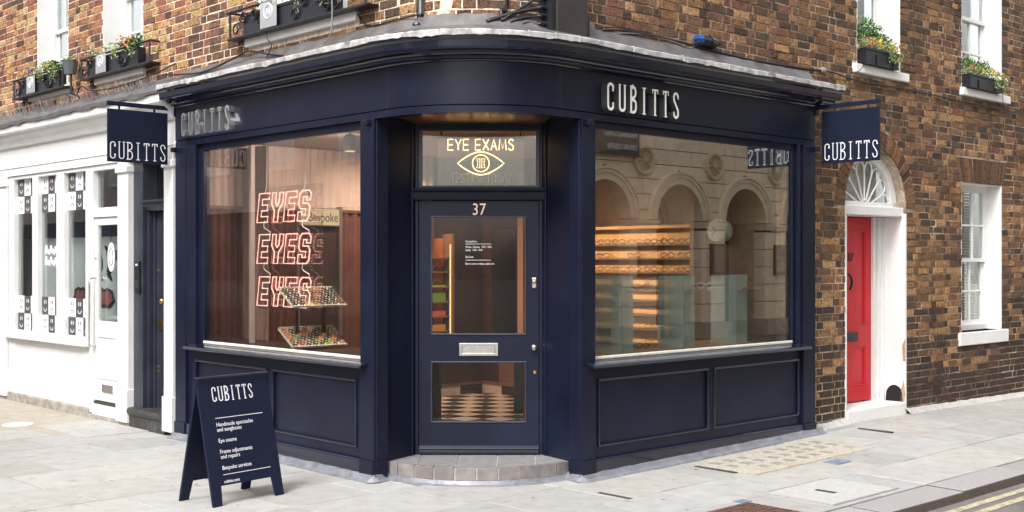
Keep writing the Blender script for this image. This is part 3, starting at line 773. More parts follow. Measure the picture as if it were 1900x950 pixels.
# ------------------------------------------------------------------ navy corner shopfront
shop = thing('shopfront', 'navy blue corner shopfront with curved fascia, two large windows and CUBITTS lettering', 'shopfront', FL, (.5, .5, 0))
def spath(xa, yb, na=44, nl=26):
    def path(o):
        p = [(xa + (.175 - xa) * i / nl, -o) for i in range(nl)]
        p += [(.175 + (.92 + o) * math.cos(-PI / 2 + PI / 2 * i / na), .92 + (.92 + o) * math.sin(-PI / 2 + PI / 2 * i / na)) for i in range(na + 1)]
        p += [(1.095 + o, .92 + (yb - .92) * i / nl) for i in range(1, nl + 1)]
        return p
    return path
RE = 3.235 + 1.162                                 # right end of the shopfront in left-frame y
# fascia with a groove above the architrave
MB(FL).sweep([(0, 2.845), (0, 3.16), (-.10, 3.16), (-.10, 2.845)], spath(-3.17, RE)).build('fascia', NAVY, shop)
MB(FL).sweep([(-.004, 2.785), (-.004, 2.835), (-.012, 2.8455), (-.10, 2.8455), (-.10, 2.785)], spath(-3.17, RE)).build('architrave', NAVY, shop)
corn = [(-.10, 3.1605), (.012, 3.1605), (.02, 3.168), (.045, 3.172), (.05, 3.185), (.085, 3.195), (.095, 3.206), (.10, 3.222), (.165, 3.224), (.168, 3.240), (.172, 3.285), (.188, 3.297), (.19, 3.318), (-.10, 3.318)]
MB(FL).sweep(corn, spath(-3.165, RE + .19)).build('cornice', NAVYT, shop)
rj = random.Random(5)
jt = {}
def jl(i, j):
    if j in (1, 2): return jt.setdefault((i, 1), .003 * math.sin(i * .31) + .002 * math.sin(i * .83 + 1) + (rj.uniform(-.010, .003) if rj.random() < .22 else rj.uniform(-.002, .002)))
    if j in (3, 4): return jt.setdefault((i, 3), .003 * math.sin(i * .23 + 2) + rj.uniform(-.0015, .002))
    return 0
MB(FL).sweep([(-.02, 3.322), (.193, 3.317), (.203, 3.317), (.205, 3.351), (.198, 3.357), (-.02, 3.368)], spath(-3.16, RE + .20, 44, 60), jl).build('lead_capping', LEAD, shop, smooth=False)
MB(FL).sweep([(.17, 3.345), (.17, 3.368), (-.03, 3.43), (-.10, 3.525), (-.118, 3.525), (-.118, 3.345)], spath(-3.16, RE + .02, 24, 30), lambda i, j: rj.uniform(-.008, .008) if j in (3, 4) else 0).build('lead_apron', LEADG, shop)
for i, (fx_, fy_) in enumerate(spath(-3.16, RE + .20, 8, 6)(.205)):          # welted laps across the lead edge
    gx_, gy_ = spath(-3.16, RE + .20, 8, 6)(.0)[i]
    if 0 < i < 19: MB(FL).tube([(fx_, fy_, 3.314), (fx_, fy_, 3.356), (fx_ + (gx_ - fx_) * .12, fy_ + (gy_ - fy_) * .12, 3.358)], .006, 6).build('lead_lap', LEAD, shop)
# pilasters
def pilaster(M, x0, x1, zc=2.784):
    p = MB(M).box(x0, x1, .0, .14, .16, zc).build('pilaster', NAVY, shop, bevel=.004)
    bx('base_block', NAVY, p, M, x0 - .0, x1 + .0, -.014, .139, .02, .16, bevel=.006)
    return p
pilaster(FR, .0, .152); pilaster(FR, 3.035, 3.235)
pilaster(FL, -.176, -.0); pilaster(FL, -3.17, -2.97)
for M, xa, xb in ((FR, .03, .085), (FL, -.085, -.03), (FR, 3.19, 3.26), (FL, -3.19, -3.14)):
    MB(M).box(xa, xb, -.045, .01, 2.735, 2.784).build('corbel', NAVY, shop, bevel=.012)
def window_bay(M, x0, x1, xo0, xo1, panels, sx0, sx1, gmat, jl_, jr_):
    """glazing, moulded jambs, sill and panelled stall riser between two pilasters; x0..x1 is the clear glass"""
    y = .05
    fr = MB(M).grid([xo0, x0, x1, xo1], [.925, .952, 2.725, 2.79], y - .012, y + .06, lambda a, c: x0 < a < x1 and .952 < c < 2.725).build('window_frame', NAVY, shop, bevel=.006)
    MB(M).box(x0 - .002, x1 + .002, y - .016, y + .03, .925, .951).build('bead', CREAMB, fr, bevel=.006)
    for xa, xb in ((xo0, x0), (x1, xo1)):
        if xb - xa > .05:
            for k in range(2):
                w = (xb - xa) / 3
                u0 = xa if xa == xo0 else xb - w * (k + 1) ; u1 = u0 + w if xa != xo0 else xa + w * (k + 1)
                MB(M).box(min(u0, u1 - .001), max(u1, u0 + .001), .004 + .018 * (1 - k), y - .011 + .001 * k, .905, 2.784).build('moulding', NAVY, fr, bevel=.005)
    MB(M).box(x0 - .01, x1 + .01, y + .008, y + .016, .93, 2.73).build('pane', gmat, fr)
    s = MB(M); s.sweep([(.075, .868), (.082, .880), (.075, .893), (.0, .910), (-.032, .924), (-.06, .924), (-.06, .868)], lambda o: [(sx0, -o), (sx1, -o)])
    s.build('window_sill', NAVYT, shop, bevel=.005)
    ya = .035
    zs_ = sorted({.155, .868}); px = [xo0]
    for a, b_, z0, z1 in panels: px += [a, b_]
    px += [xo1]; z0, z1 = panels[0][2], panels[0][3]
    MB(M).grid(px, [.155, z0, z1, .868], ya, ya + .06, lambda a, c: z0 < c < z1 and any(p[0] < a < p[1] for p in panels)).build('stall_riser', NAVY, shop)
    for a, b_, z0, z1 in panels:
        p = MB(M).box(a + .002, b_ - .002, ya + .014, ya + .05, z0 + .002, z1 - .002).build('panel', NAVY, shop)
        MB(M).grid([a - .004, a + .016, b_ - .016, b_ + .004], [z0 - .004, z0 + .016, z1 - .016, z1 + .004], ya - .013, ya + .012, lambda u, c: a + .016 < u < b_ - .016 and z0 + .016 < c < z1 - .016).build('moulding', NAVYT, p, bevel=.007)
    MB(M).sweep([(-.02, .02), (.0, .02), (.0, .148), (-.012, .158), (-.09, .158), (-.09, .02)], lambda o: [(xo0, -o), (xo1, -o)]).build('plinth', NAVYT, shop, bevel=.006)
    return fr
window_bay(FR, .170, 2.905, .152, 3.035, [(.215, 1.617, .245, .770), (1.693, 3.0, .245, .770)], .06, 3.06, G_SHOP, 0, 0)
window_bay(FL, -2.695, -.19, -2.97, -.176, [(-2.83, -1.572, .235, .765), (-1.485, -.262, .235, .765)], -2.88, -.08, G_SHOPL, 0, 0)
# lead flashing at the foot
rf = random.Random(9)
for M, xa, xb in ((FR, .0, 3.33), (FL, -3.2, .0)):
    mb = MB(M); k = 40; cols = []
    for i in range(k):
        x = xa + (xb - xa) * i / (k - 1); g = gz(x, 0) if M is FR else 0; j = rf.uniform(-.003, .003)
        cols.append([mb.V((x, .0, g + .055 + j)), mb.V((x, -.018, g + .052 + j)), mb.V((x, -.03, g + .022)), mb.V((x, -.070 + j, g + .006)), mb.V((x, -.070 + j, g - .01))])
    for p, q in zip(cols, cols[1:]):
        for i in range(4): mb.F((p[i], p[i + 1], q[i + 1], q[i]))
    mb.build('flashing', LEADB, shop)

# entrance: splayed reveals, door, transom light, curved step
DY = 9.55; dcx = -.267
PL, PRt = Vector((-1.06, 9.10)), Vector((.537, 9.10)); QL, QR = Vector((-.775, DY)), Vector((.241, DY))
for P, Q, s in ((PL, QL, 1), (PRt, QR, -1)):
    d = (Q - P).normalized(); nn = Vector((-d.y, d.x)) * s
    a = P + d * .015; pts = [a, Q, Q + nn * .05, a + nn * .05]
    if s < 0: pts = pts[::-1]
    mb = MB(FW); b = len(mb.v)
    for z in (.02, 2.84):
        for p in pts: mb.V((p.x, p.y, z))
    mb.F((3, 2, 1, 0)); mb.F((4, 5, 6, 7))
    for i in range(4): mb.F((i, (i + 1) % 4, (i + 1) % 4 + 4, i + 4))
    rv = mb.build('reveal', NAVY, shop)
    for t0, t1 in ((.06, .11), (.9, .95)):
        a, c = P + (Q - P) * t0 - nn * .006, P + (Q - P) * t1 - nn * .006
        MB(FW).tube([(a.x, a.y, .1), (a.x, a.y, 2.83)], .006, 6).build('moulding', NAVY, rv)
sof = [(PL.x, PL.y), (PRt.x, PRt.y), (QR.x, QR.y + .06), (QL.x, QL.y + .06)]
# soffit follows the curved fascia
arcpts = []
for i in range(19):
    a = -PI / 2 + PI / 2 * i / 18; v = FL @ Vector((.175 + .86 * math.cos(a), .92 + .86 * math.sin(a), 0)); arcpts.append((v.x, v.y))
mb = MB(FW); pts = arcpts + [(QR.x, QR.y + .06), (QL.x, QL.y + .06)]; n = len(pts)
for z in (2.80, 2.835):
    for p in pts: mb.V((*p, z))
mb.F(range(n - 1, -1, -1)); mb.F(range(n, 2 * n))
for i in range(n): mb.F((i, (i + 1) % n, (i + 1) % n + n, i + n))
mb.build('soffit', BRONZE, shop)
# door frame and transom
MB(FW).grid([-.79, -.752, .219, .257], [.14, 2.185, 2.286, 2.752, 2.83], DY - .0, DY + .08, lambda a, c: -.752 < a < .219 and (c < 2.185 or 2.286 < c < 2.752)).build('door_frame', NAVY, shop, bevel=.004)
tr = MB(FW).grid([-.752, -.722, .193, .219], [2.288, 2.302, 2.74, 2.75], DY + .012, DY + .05, lambda a, c: -.722 < a < .193 and 2.302 < c < 2.74).build('transom', NAVYD, shop)
bx('pane', glass('transom glass', .07, (.95, .93, .88)), tr, FW, -.73, .20, DY + .03, DY + .036, 2.295, 2.746)
mb = MB(FW); mb.sweep([(.0, 2.18), (.035, 2.185), (.045, 2.20), (.05, 2.245), (.075, 2.255), (.08, 2.275), (.0, 2.28)], lambda o: [(-.80 + (.08 - o) * .3, DY - o), (.272 - (.08 - o) * .3, DY - o)]).build('transom_cornice', NAVY, shop, bevel=.002)
xs = [-.750, -.648, .110, .217]; zs = [.15, .398, .882, 1.104, 2.052, 2.181]
dr = MB(FW).grid(xs, zs, DY + .012, DY + .06, lambda a, c: xs[1] < a < xs[2] and (zs[1] < c < zs[2] or zs[3] < c < zs[4])).build('door', NAVY, shop, bevel=.003)
for za, zb in ((zs[1], zs[2]), (zs[3], zs[4])):
    MB(FW).grid([xs[1] - .006, xs[1] + .007, xs[2] - .007, xs[2] + .006], [za - .006, za + .007, zb - .007, zb + .006], DY + .004, DY + .03, lambda a, c: xs[1] + .007 < a < xs[2] - .007 and za + .007 < c < zb - .007).build('bead', NAVYD, dr, bevel=.003)
    bx('pane', G_DOOR, dr, FW, xs[1] - .003, xs[2] + .003, DY + .032, DY + .038, za - .003, zb + .003)
lb = MB(FW).grid([-.425, -.402, -.137, -.112], [.932, .952, 1.013, 1.034], DY + .0, DY + .013, lambda a, c: -.402 < a < -.137 and .952 < c < 1.013).build('letterbox', STEEL, dr, bevel=.002)
MB(FW).box(-.400, -.139, DY + .005, DY + .011, .954, 1.011).build('letterbox_flap', STEEL, dr, bevel=.002)
MB(FW).lathe([(.0, -.055), (.018, -.052), (.026, -.04), (.024, -.024), (.012, -.014), (.012, -.008), (.028, -.004), (.028, .003)], (.178, DY + .012, .998), 'y', 18).build('knob', STEEL, dr, smooth=True)
MB(FW).lathe([(.0, -.014), (.012, -.013), (.018, -.006), (.018, .003)], (.184, DY + .012, .797), 'y', 14).build('lock', BRASS, dr)
lk = MB(FW).box(.158, .200, DY - .006, DY + .013, 1.475, 1.562).build('lock', STEEL, dr, bevel=.012)
MB(FW).lathe([(.0, -.012), (.013, -.010), (.016, -.002), (.016, .002)], (.179, DY - .004, 1.525), 'y', 14).build('keyhole', BRASS, dr)
text_mesh('37', .135, .004, FW, (-.322, DY + .006, 2.065), sx=.82, space=1.05).build('number', COPPER, dr)
for z, s in ((1.845, 'Opening Hours'), (1.80, 'Monday – Saturday   10:00 – 18:00'), (1.775, 'Sunday   12:00 – 18:00'), (1.72, 'Eye Exams'), (1.665, 'Book in store or online at cubitts.com')):
    text_mesh(s, .024, .0006, FW, (-.375, DY + .030, z), sx=.62).build('lettering', PRINT, dr)
for z in (1.83, 1.70): bx('rule', PRINT, dr, FW, -.375, -.17, DY + .0295, DY + .031, z, z + .003)
mb = MB(FW)
wb = MB(FW).sweep([(.0, .150), (.04, .150), (.042, .168), (.026, .172), (.026, .180), (.036, .184), (.034, .198), (.018, .203), (.018, .210), (.0, .214)], lambda o: [(-.750, DY + .012 - o), (.217, DY + .012 - o)]).build('weather_bar', NAVYT, dr, bevel=.003)
for xy in ((.175, -.0012, 0), (1.0962, .92, 1), (-1.45, -.0012, 0), (1.0962, 1.162 + 1.75, 1)):
    MB(FL).box(xy[0] - (.0015 if not xy[2] else .002), xy[0] + (.0015 if not xy[2] else .0), xy[1] - (.0 if not xy[2] else .0015), xy[1] + (.002 if not xy[2] else .0015), 2.80, 3.158).build('panel_joint', NAVYD, shop)
# letters
FRv = FR.to_3x3(); FLv = FL.to_3x3()
sign_word('CUBITTS', FR, shop, (.222, -.0, 2.866), (1, 0, 0), (0, 0, 1), (0, -1, 0), .215, .1335, .0205, .062, (LETTER, LETSIDE))
sign_word('CUBITTS', FL, shop, (-2.93, -.0, 2.866), (1, 0, 0), (0, 0, 1), (0, -1, 0), .215, .1335, .0235, .062, (CHROME, CHROME))
# step with quarry tiles
scx, scy, sr = -.267, 9.89, .955
def sarc(r, a): return (scx + r * math.sin(a), scy - r * math.cos(a))
am = math.asin(.733 / .955); FLv0 = FL.to_3x3(); FRv0 = FR.to_3x3()
for P, Q, s in ((PL, QL, 1), (PRt, QR, -1)):
    d = (Q - P).normalized(); nn = Vector((d.y, -d.x)) * s; E = P + d * .27; mb = MB(FW); cols = []
    Wd = (FLv0 if s > 0 else FRv0) @ Vector((0, -1, 0)); c_ = [mb.V((P.x, P.y, .056)), mb.V((P.x + Wd.x * .072, P.y + Wd.y * .072, .0065)), mb.V((P.x + (Wd.x + nn.x) * .05, P.y + (Wd.y + nn.y) * .05, .0065)), mb.V((P.x + nn.x * .067, P.y + nn.y * .067, .0065))]
    mb.F((c_[0], c_[1], c_[2])); mb.F((c_[0], c_[2], c_[3]))
    for k in range(6):
        p = P - d * .0 + (E - P) * k / 5
        cols.append([mb.V((p.x, p.y, .055)), mb.V((p.x + nn.x * .02, p.y + nn.y * .02, .05)), mb.V((p.x + nn.x * .03, p.y + nn.y * .03, .02)), mb.V((p.x + nn.x * .065, p.y + nn.y * .065, .0055)), mb.V((p.x + nn.x * .065, p.y + nn.y * .065, -.01))])
    for p, q in zip(cols, cols[1:]):
        for i in range(4): mb.F((p[i], p[i + 1], q[i + 1], q[i]))
    mb.build('flashing', LEADB, shop)
mb = MB(FW); n = 30
def steppoly(r, z0, z1):
    mb = MB(FW); pts = [sarc(r, -am + 2 * am * i / n) for i in range(n + 1)] + [(QR.x - .0, DY + .03), (QL.x, DY + .03)]; k = len(pts)
    for z in (z0, z1):
        for p in pts: mb.V((*p, z))
    mb.F(range(k - 1, -1, -1)); mb.F(range(k, 2 * k))
    for i in range(k): mb.F((i, (i + 1) % k, (i + 1) % k + k, i + k))
    return mb
st = steppoly(sr - .012, .0, .128).build('doorstep', GROUT, shop)
rs = random.Random(2)
for i in range(10):
    a0, a1 = -am + 2 * am * i / 10 + .005, -am + 2 * am * (i + 1) / 10 - .005
    mb = MB(FW); q = rs.uniform(.8, 1.1); mb.col = (.20 * q, .178 * q, .172 * q); b = 0
    for z in (.040, .138):
        for r, a in ((sr, a0), (sr, (a0 + a1) / 2), (sr, a1), (sr - .04, a1), (sr - .04, (a0 + a1) / 2), (sr - .04, a0)): mb.V((*sarc(r, a), z))
    mb.F((5, 4, 3, 2, 1, 0)); mb.F(range(6, 12))
    for k in range(6): mb.F((k, (k + 1) % 6, (k + 1) % 6 + 6, k + 6))
    mb.build('tile', STEPT, st, colattr=True, bevel=.003)
xt = [-1.0, -.735, -.425, -.112, .196, .47]
for i in range(5):
    mb = MB(FW); q = rs.uniform(.9, 1.12); mb.col = (.235 * q, .232 * q, .235 * q)
    def fx(x): return max(-am, min(am, math.asin(max(-1, min(1, (x - scx) / sr)))))
    g = .004; x0, x1 = xt[i] + g, xt[i + 1] - g
    front = [sarc(sr - .043, fx(x0) + (fx(x1) - fx(x0)) * k / 4) for k in range(5)]
    bk = lambda x: (max(-.77, min(.236, dcx + (x - dcx) * .98)), DY + .012)
    pts = front + [bk(x1), bk(x0)]; n2 = len(pts)
    for z in (.115, .137):
        for p in pts: mb.V((*p, z))
    mb.F(range(n2 - 1, -1, -1)); mb.F(range(n2, 2 * n2))
    for k in range(n2): mb.F((k, (k + 1) % n2, (k + 1) % n2 + n2, k + n2))
    mb.build('tile', STEPT, st, colattr=True)
mb = MB(FW); cols = []
for i in range(31):
    a = -am * 1.06 + 2 * am * 1.06 * i / 30; j = rf.uniform(-.006, .006)
    cols.append([mb.V((*sarc(sr - .01, a), .041)), mb.V((*sarc(sr + .006, a), .040 + j * .5)), mb.V((*sarc(sr + .016, a), .012)), mb.V((*sarc(sr + .045 + j, a), .005)), mb.V((*sarc(sr + .045 + j, a), -.01))])
for p, q in zip(cols, cols[1:]):
    for i in range(4): mb.F((p[i], p[i + 1], q[i + 1], q[i]))
mb.build('flashing', LEADB, st)

# ------------------------------------------------------------------ hanging signs
def hanging_sign(M, x, label, side):
    """plate hung square to the wall from an arm; x is the wall position"""
    t = thing('hanging_sign', label, 'sign', M, (x, 0, 3.16), 'hanging signs')
    MB(M).box(x - .012, x + .012, -.665, -.068, 2.615, 3.105).build('plate', NAVYM, t, bevel=.003)
    arm = MB(M).box(x - .012, x + .012, -.67, .02, 3.135, 3.175).build('arm', NAVYM, t, bevel=.003)
    bx('wall_plate', NAVYM, t, M, x - .03, x + .03, -.012, .01, 3.08, 3.20, bevel=.004)
    for yy in (-.20, -.55): MB(M).tube([(x, yy, 3.10), (x, yy, 3.14)], .011, 6).build('hanger', NAVYM, t)
    for sg in (-1, 1):
        if sg > 0: sign_word('CUBITTS', M, t, (x + .0118, -.645, 2.64), (0, 1, 0), (0, 0, 1), (1, 0, 0),   .165, .083, .0080, .0025, (PRINT, PRINT))
        else: sign_word('CUBITTS', M, t, (x - .0118, -.098, 2.64), (0, -1, 0), (0, 0, 1), (-1, 0, 0),   .165, .083, .0080, .0025, (PRINT, PRINT))
hanging_sign(FL, -3.20, 'navy hanging sign lettered CUBITTS in front of the white shop fascia', 1)
hanging_sign(FR, 3.25, 'navy hanging sign lettered CUBITTS against the brick wall above the red door', 1)

# ------------------------------------------------------------------ A-board
A0 = Vector((-2.044, 8.145)); wv = Vector((.387, .488)).normalized(); dv = Vector((-wv.y, wv.x)) * .40
MA = Matrix.Translation((A0.x, A0.y, 0)) @ Matrix.Rotation(math.atan2(wv.y, wv.x), 4, 'Z')    # x along the board, y to the back
t = thing('sandwich_board', 'navy A-board on the pavement listing handmade spectacles and eye exams', 'A-board', MA, (.31, .2, 0))
BW, BH, BD = .625, .875, .40
def board(front):
    mb = MB(MA); yb = 0 if front else BD; sgn = 1 if front else -1
    def fn(x, y, z): return (x, yb + sgn * (BD / 2 * z / BH + y), z)
    pts = [(0, 0), (.075, 0), (.088, .135), (BW - .088, .135), (BW - .075, 0), (BW, 0), (BW, BH), (0, BH)]
    tl = [(x + (.0 if z < .5 else 0), z) for x, z in pts]
    if not front: tl = tl
    mb.prism(tl, 0, .02, fn)
    if not front: mb.f = [f[::-1] for f in mb.f]
    return mb.build('board' , NAVYM, t, bevel=.0015)
fb = board(True); board(False)
MB(MA).box(.0, BW, BD / 2 - .022, BD / 2 + .022, BH - .004, BH + .006).build('hinge_strip', NAVYD, t)
upv = Vector((0, BD / 2 / BH, 1)).normalized(); ov = Vector((0, -upv.z, upv.y))
def on_board(u, z, lift=.001): return Vector((u, BD / 2 * z / BH, z)) + ov * lift
sign_word('CUBITTS', MA, t, on_board(.115, .705), (1, 0, 0), upv, ov, .105, .0535, .0080, .001, (PRINT, PRINT))
for z, s in ((.535, 'Handmade spectacles'), (.500, 'and sunglasses'), (.425, 'Eye exams'), (.350, 'Frame adjustments'), (.315, 'and repairs'), (.240, 'Bespoke services')):
    text_mesh(s, .040, .0006, MA, on_board(.115, z), (1, 0, 0), upv, sx=.93, space=1.0).build('lettering', PRINT, t)
text_mesh('cubitts.com', .032, .0006, MA, on_board(.115, .150), (1, 0, 0), upv, sx=.9).build('lettering', PRINT, t)
for z in (.59, .205):
    mb = MB(MA)
    for u, zz in ((.115, z), (.535, z), (.535, z + .004), (.115, z + .004)): mb.V(on_board(u, zz, .0012))
    mb.F((0, 1, 2, 3)); mb.build('rule', PRINT, t)

# ------------------------------------------------------------------ white neighbouring shop
GRIM = pm('grimy base stone', (.33, .30, .26), .9, var=.3, vscale=12, bump=.4)
ws = thing('white_shopfront', 'white painted neighbouring shopfront with smiley stickers on its window', 'shopfront', FL, (-5.8, .3, 0))
MB(FL).sweep([(-.02, 2.72), (.0, 2.72), (.0, 2.80), (.012, 2.815), (-.02, 2.83), (-.02, 3.06), (.03, 3.075), (.05, 3.13), (.10, 3.17), (.12, 3.20), (.16, 3.215), (.165, 3.285), (-.1, 3.29), (-.1, 2.72)], lambda o: [(-9.4, -o), (-3.178 if o < .001 else -3.178, -o)]).build('fascia', WHITE, ws)
ru = random.Random(4)
mbl = MB(FL); mbl.sweep([(.02, 3.295), (.172, 3.29), (.185, 3.285), (.187, 3.325), (.17, 3.345), (.0, 3.40), (-.11, 3.50), (-.114, 3.30)], lambda o: [(-9.4 + (9.4 - 3.17) * i / 36, -o) for i in range(37)], lambda i, j: ru.uniform(-.012, .012) if j in (2, 3, 4, 5, 6) else 0)
mbl.build('lead_capping', LEADG, ws)
def wpil(x0, x1, zc, name='pilaster'):
    p = MB(FL).box(x0, x1, -.01, .12, .12, 2.72).build(name, WHITE, ws, bevel=.004)
    bx('capital', WHITE, p, FL, x0 - .012, x1 + .012, -.035, .1, zc, zc + .07, bevel=.008)
    bx('base_block', WHITE, p, FL, x0 - .008, x1 + .008, -.028, .1, .04, .38, bevel=.006)
wpil(-8.6, -7.46, 2.60); wpil(-4.40, -4.16, 2.60); wpil(-3.385, -3.205, 2.60)
cols = [(-7.30, -6.73), (-6.57, -6.03), (-5.82, -5.25)]
xs = [-7.45] + [v for c in cols for v in c] + [-5.15]
wfr = MB(FL).grid(xs, [.80, .86, 2.675, 2.72], .02, .11, lambda a, c: .86 < c < 2.675 and any(p < a < q for p, q in cols)).build('window_frame', WHITE, ws, bevel=.005)
MB(FL).box(-7.45, -5.13, -.05, .1, .765, .80).build('window_sill', WHITE, ws, bevel=.006)
for p, q in cols: bx('pane', G_WIN, wfr, FL, p - .01, q + .01, .075, .081, .85, 2.69)
MB(FL).grid([-7.45, -7.28, -5.30, -5.15], [.10, .22, .70, .765], .02, .1, lambda a, c: -7.28 < a < -5.30 and .22 < c < .70).build('stall_riser', WHITE, ws, bevel=.004)
bx('panel', WHITE, ws, FL, -7.285, -5.295, .035, .09, .215, .705)
bx('skirting', GRIM, ws, FL, -8.6, -5.15, .0, .1, -.02, .10, bevel=.01)
# smiley stickers
def face(x, z, w, h, white, happy):
    mb = MB(FL); y = .0735
    if white: mb.cur = 0; mb.box(x, x + w, y, y + .001, z, z + h)
    if not white: mb.cur = 2; mb.box(x + .001, x + w - .001, y, y + .001, z + .001, z + h - .001)
    mb.cur = 1 if white else 0; ym = y - .001
    for ex in (.36, .60): mb.box(x + w * ex, x + w * (ex + .09), ym, ym + .0008, z + h * .60, z + h * .80)
    n = 8; sg = 1 if happy else -1; o = []
    for r in (1, .72):
        o.append([(x + w * (.52 + .25 * r * math.cos(R_(a))), z + h * (.36 if happy else .18) - sg * h * .20 * r * math.sin(R_(a)) * (1.0 if r == 1 else 1.05)) for a in range(0, 181, 20)])
    b = len(mb.v)
    for p in o[0] + o[1]: mb.V((p[0], ym, p[1]))
    k = len(o[0])
    for i in range(k - 1): mb.F((b + i, b + i + 1, b + k + i + 1, b + k + i))
    return mb
GREYC = pm('charcoal film', (.07, .07, .075), .5)
INK = pm('black ink', (.02, .02, .025), .6)
for ci, (p, q) in enumerate(cols):
    for zr, rr in ((2.475, 0), (2.262, 1), (1.07, 0), (.857, 1)):
        n = 3; w = (q - p) / 2.9
        for k in range(n):
            if p + k * w + w * .6 > q: continue
            white = (k + rr + ci + (1 if zr < 2 else 0)) % 2 == 1
            face(p + k * w, zr, min(w, q - p - k * w - .003), .205, white, not white).build('sticker', (PRINT, INK, GREYC), wfr)
scr = MB(FL)
for z0, L in ((1.79, 8), (1.66, 7)):
    pts = [(-6.47 + i * .033, .071, z0 + (.055 if i % 2 else -.02) * (1 + .5 * math.sin(i * 1.7))) for i in range(L * 2)]
    MB(FL).tube(smooth_path(pts, 3), .009, 5).build('brush_lettering', PRINT, wfr)
# door with transom light
MB(FL).grid([-5.15, -5.06, -4.45, -4.40], [.06, 2.16, 2.26, 2.66, 2.72], .02, .11, lambda a, c: -5.06 < a < -4.45 and (c < 2.16 or 2.26 < c < 2.66)).build('door_frame', WHITE, ws, bevel=.004)
bx('pane', G_WIN, ws, FL, -5.07, -4.44, .08, .086, 2.25, 2.67)
wd = MB(FL).grid([-5.055, -4.99, -4.50, -4.455], [.20, .42, .92, 1.05, 2.075, 2.155], .04, .085, lambda a, c: -4.99 < a < -4.50 and (1.05 < c < 2.075)).build('door', WHITE, ws, bevel=.003)
wd['label'] = 'white glazed shop door with long steel pull handle'
bx('pane', G_WIN, wd, FL, -5.0, -4.49, .06, .066, 1.04, 2.085)
MB(FL).grid([-4.99, -4.97, -4.52, -4.50], [.44, .46, .88, .90], .03, .041, lambda a, c: -4.97 < a < -4.52 and .46 < c < .88).build('moulding', WHITE, wd)
MB(FL).tube(smooth_path([(-5.02, .045, .78), (-5.02, -.03, .79), (-5.02, -.035, .85), (-5.02, -.035, 1.44), (-5.02, -.03, 1.50), (-5.02, .045, 1.51)], 3), .011, 7).build('pull_handle', STEEL, wd, smooth=True)
MB(FL).grid([-4.86, -4.84, -4.62, -4.60], [.30, .315, .365, .38], .028, .041, lambda a, c: -4.84 < a < -4.62 and .315 < c < .365).build('letterbox', STEEL, wd)
bx('letterbox_flap', STEEL, wd, FL, -4.842, -4.618, .032, .04, .313, .367)
MB(FL).lathe([(.0, -.012), (.012, -.011), (.015, .0)], (-5.02, .04, 1.72), 'y', 12).build('lock', STEEL, wd)
bx('threshold', SLOTM, ws, FL, -5.06, -4.45, .03, .12, .05, .19)
bx('threshold', WHITE, ws, FL, -5.06, -4.45, .01, .09, .04, .16)
bx('skirting', GRIM, ws, FL, -5.15, -4.16, .002, .1, -.02, .05)
t = thing('door_tag', 'white oval notice hanging on a cord inside the white shop door', 'notice', FL, (-4.72, .055, 1.7))
MB(FL).lathe([(.0, .0), (.095, .0), (.095, .004), (.0, .004)], (0, 0, 0), 'y', 24).build('board', PRINT, t)
o = t.children[0]
for v in o.data.vertices:
    pass
bpy.data.objects.remove(o)
mb = MB(FL); mb.prism([(-4.68 + .085 * math.cos(2 * PI * i / 24), 1.735 + .155 * math.sin(2 * PI * i / 24)) for i in range(24)], .050, .053).build('board', PRINT, t)
mb = MB(FL); pts = [(-4.68 + .05 * math.cos(2 * PI * i / 20), .049, 1.735 + .09 * math.sin(2 * PI * i / 20)) for i in range(20)]; mb.tube(pts, .004, 4, True).build('ring_print', INK, t)
MB(FL).tube([(-4.70, .052, 1.88), (-4.66, .052, 2.07), (-4.66, .052, 1.88)], .003, 4).build('cord', BLACK, t)
# room behind the white shop window
wr = thing('white_shop_room', 'pale room with a cartoon-coloured mural board and added reflection panel behind the white shop window', 'shop interior', FL, (-6, 1, 0))
PALE = pm('pale interior', (.55, .55, .54), .9)
bx('back_wall', PALE, wr, FL, -8.5, -4.2, 2.2, 2.25, 0, 2.9); bx('floor', PALE, wr, FL, -8.5, -4.2, .13, 2.2, .0, .05); bx('ceiling', PALE, wr, FL, -8.5, -4.2, .13, 2.2, 2.85, 2.9)
bx('side_wall', PALE, wr, FL, -8.55, -8.5, .13, 2.2, 0, 2.9); bx('side_wall', PALE, wr, FL, -4.25, -4.2, .13, 2.2, 0, 2.9)
bx('mural_reflection_board', PRINT, wr, FL, -8.1, -4.3, .42, .45, .80, 1.97)  # mural board, widened so its white stands in for pale reflections
bx('mirrored_poster_panel', pm('mirrored poster blue', (.02, .035, .12), .6), wr, FL, -7.35, -4.75, .40, .419, 1.98, 2.40)  # added panel in place of a blue poster mirrored in the glass
LIPS = pm('red card', (.42, .10, .09), .5)
for cx_, w in ((-6.75, .17), (-6.25, .19), (-5.62, .24), (-4.85, .22)):
    pts = [(cx_ - w, 1.25), (cx_ - w * .55, 1.19), (cx_ + w * .55, 1.19), (cx_ + w, 1.25), (cx_ + w * .8, 1.35), (cx_ + w * .3, 1.38), (cx_, 1.355), (cx_ - w * .3, 1.38), (cx_ - w * .8, 1.35)]
    MB(FL).prism(pts, .405, .418).build('red_shape', LIPS, wr)
    MB(FL).tube([(x, .40, z) for x, z in pts], .012, 5, True).build('outline', INK, wr)
for cx_ in (-5.75, -5.5, -5.15):
    MB(FL).tube(smooth_path([(cx_ - .12, .41, 1.86), (cx_ - .02, .41, 1.78), (cx_ + .03, .41, 1.64), (cx_ - .02, .41, 1.55), (cx_ + .06, .41, 1.47)], 4), [.008 + .03 * math.sin(PI * i / 16) for i in range(17)], 6).build('dark_swoosh', INK, wr)
BLU = pm('teal card', (.02, .10, .17), .6)
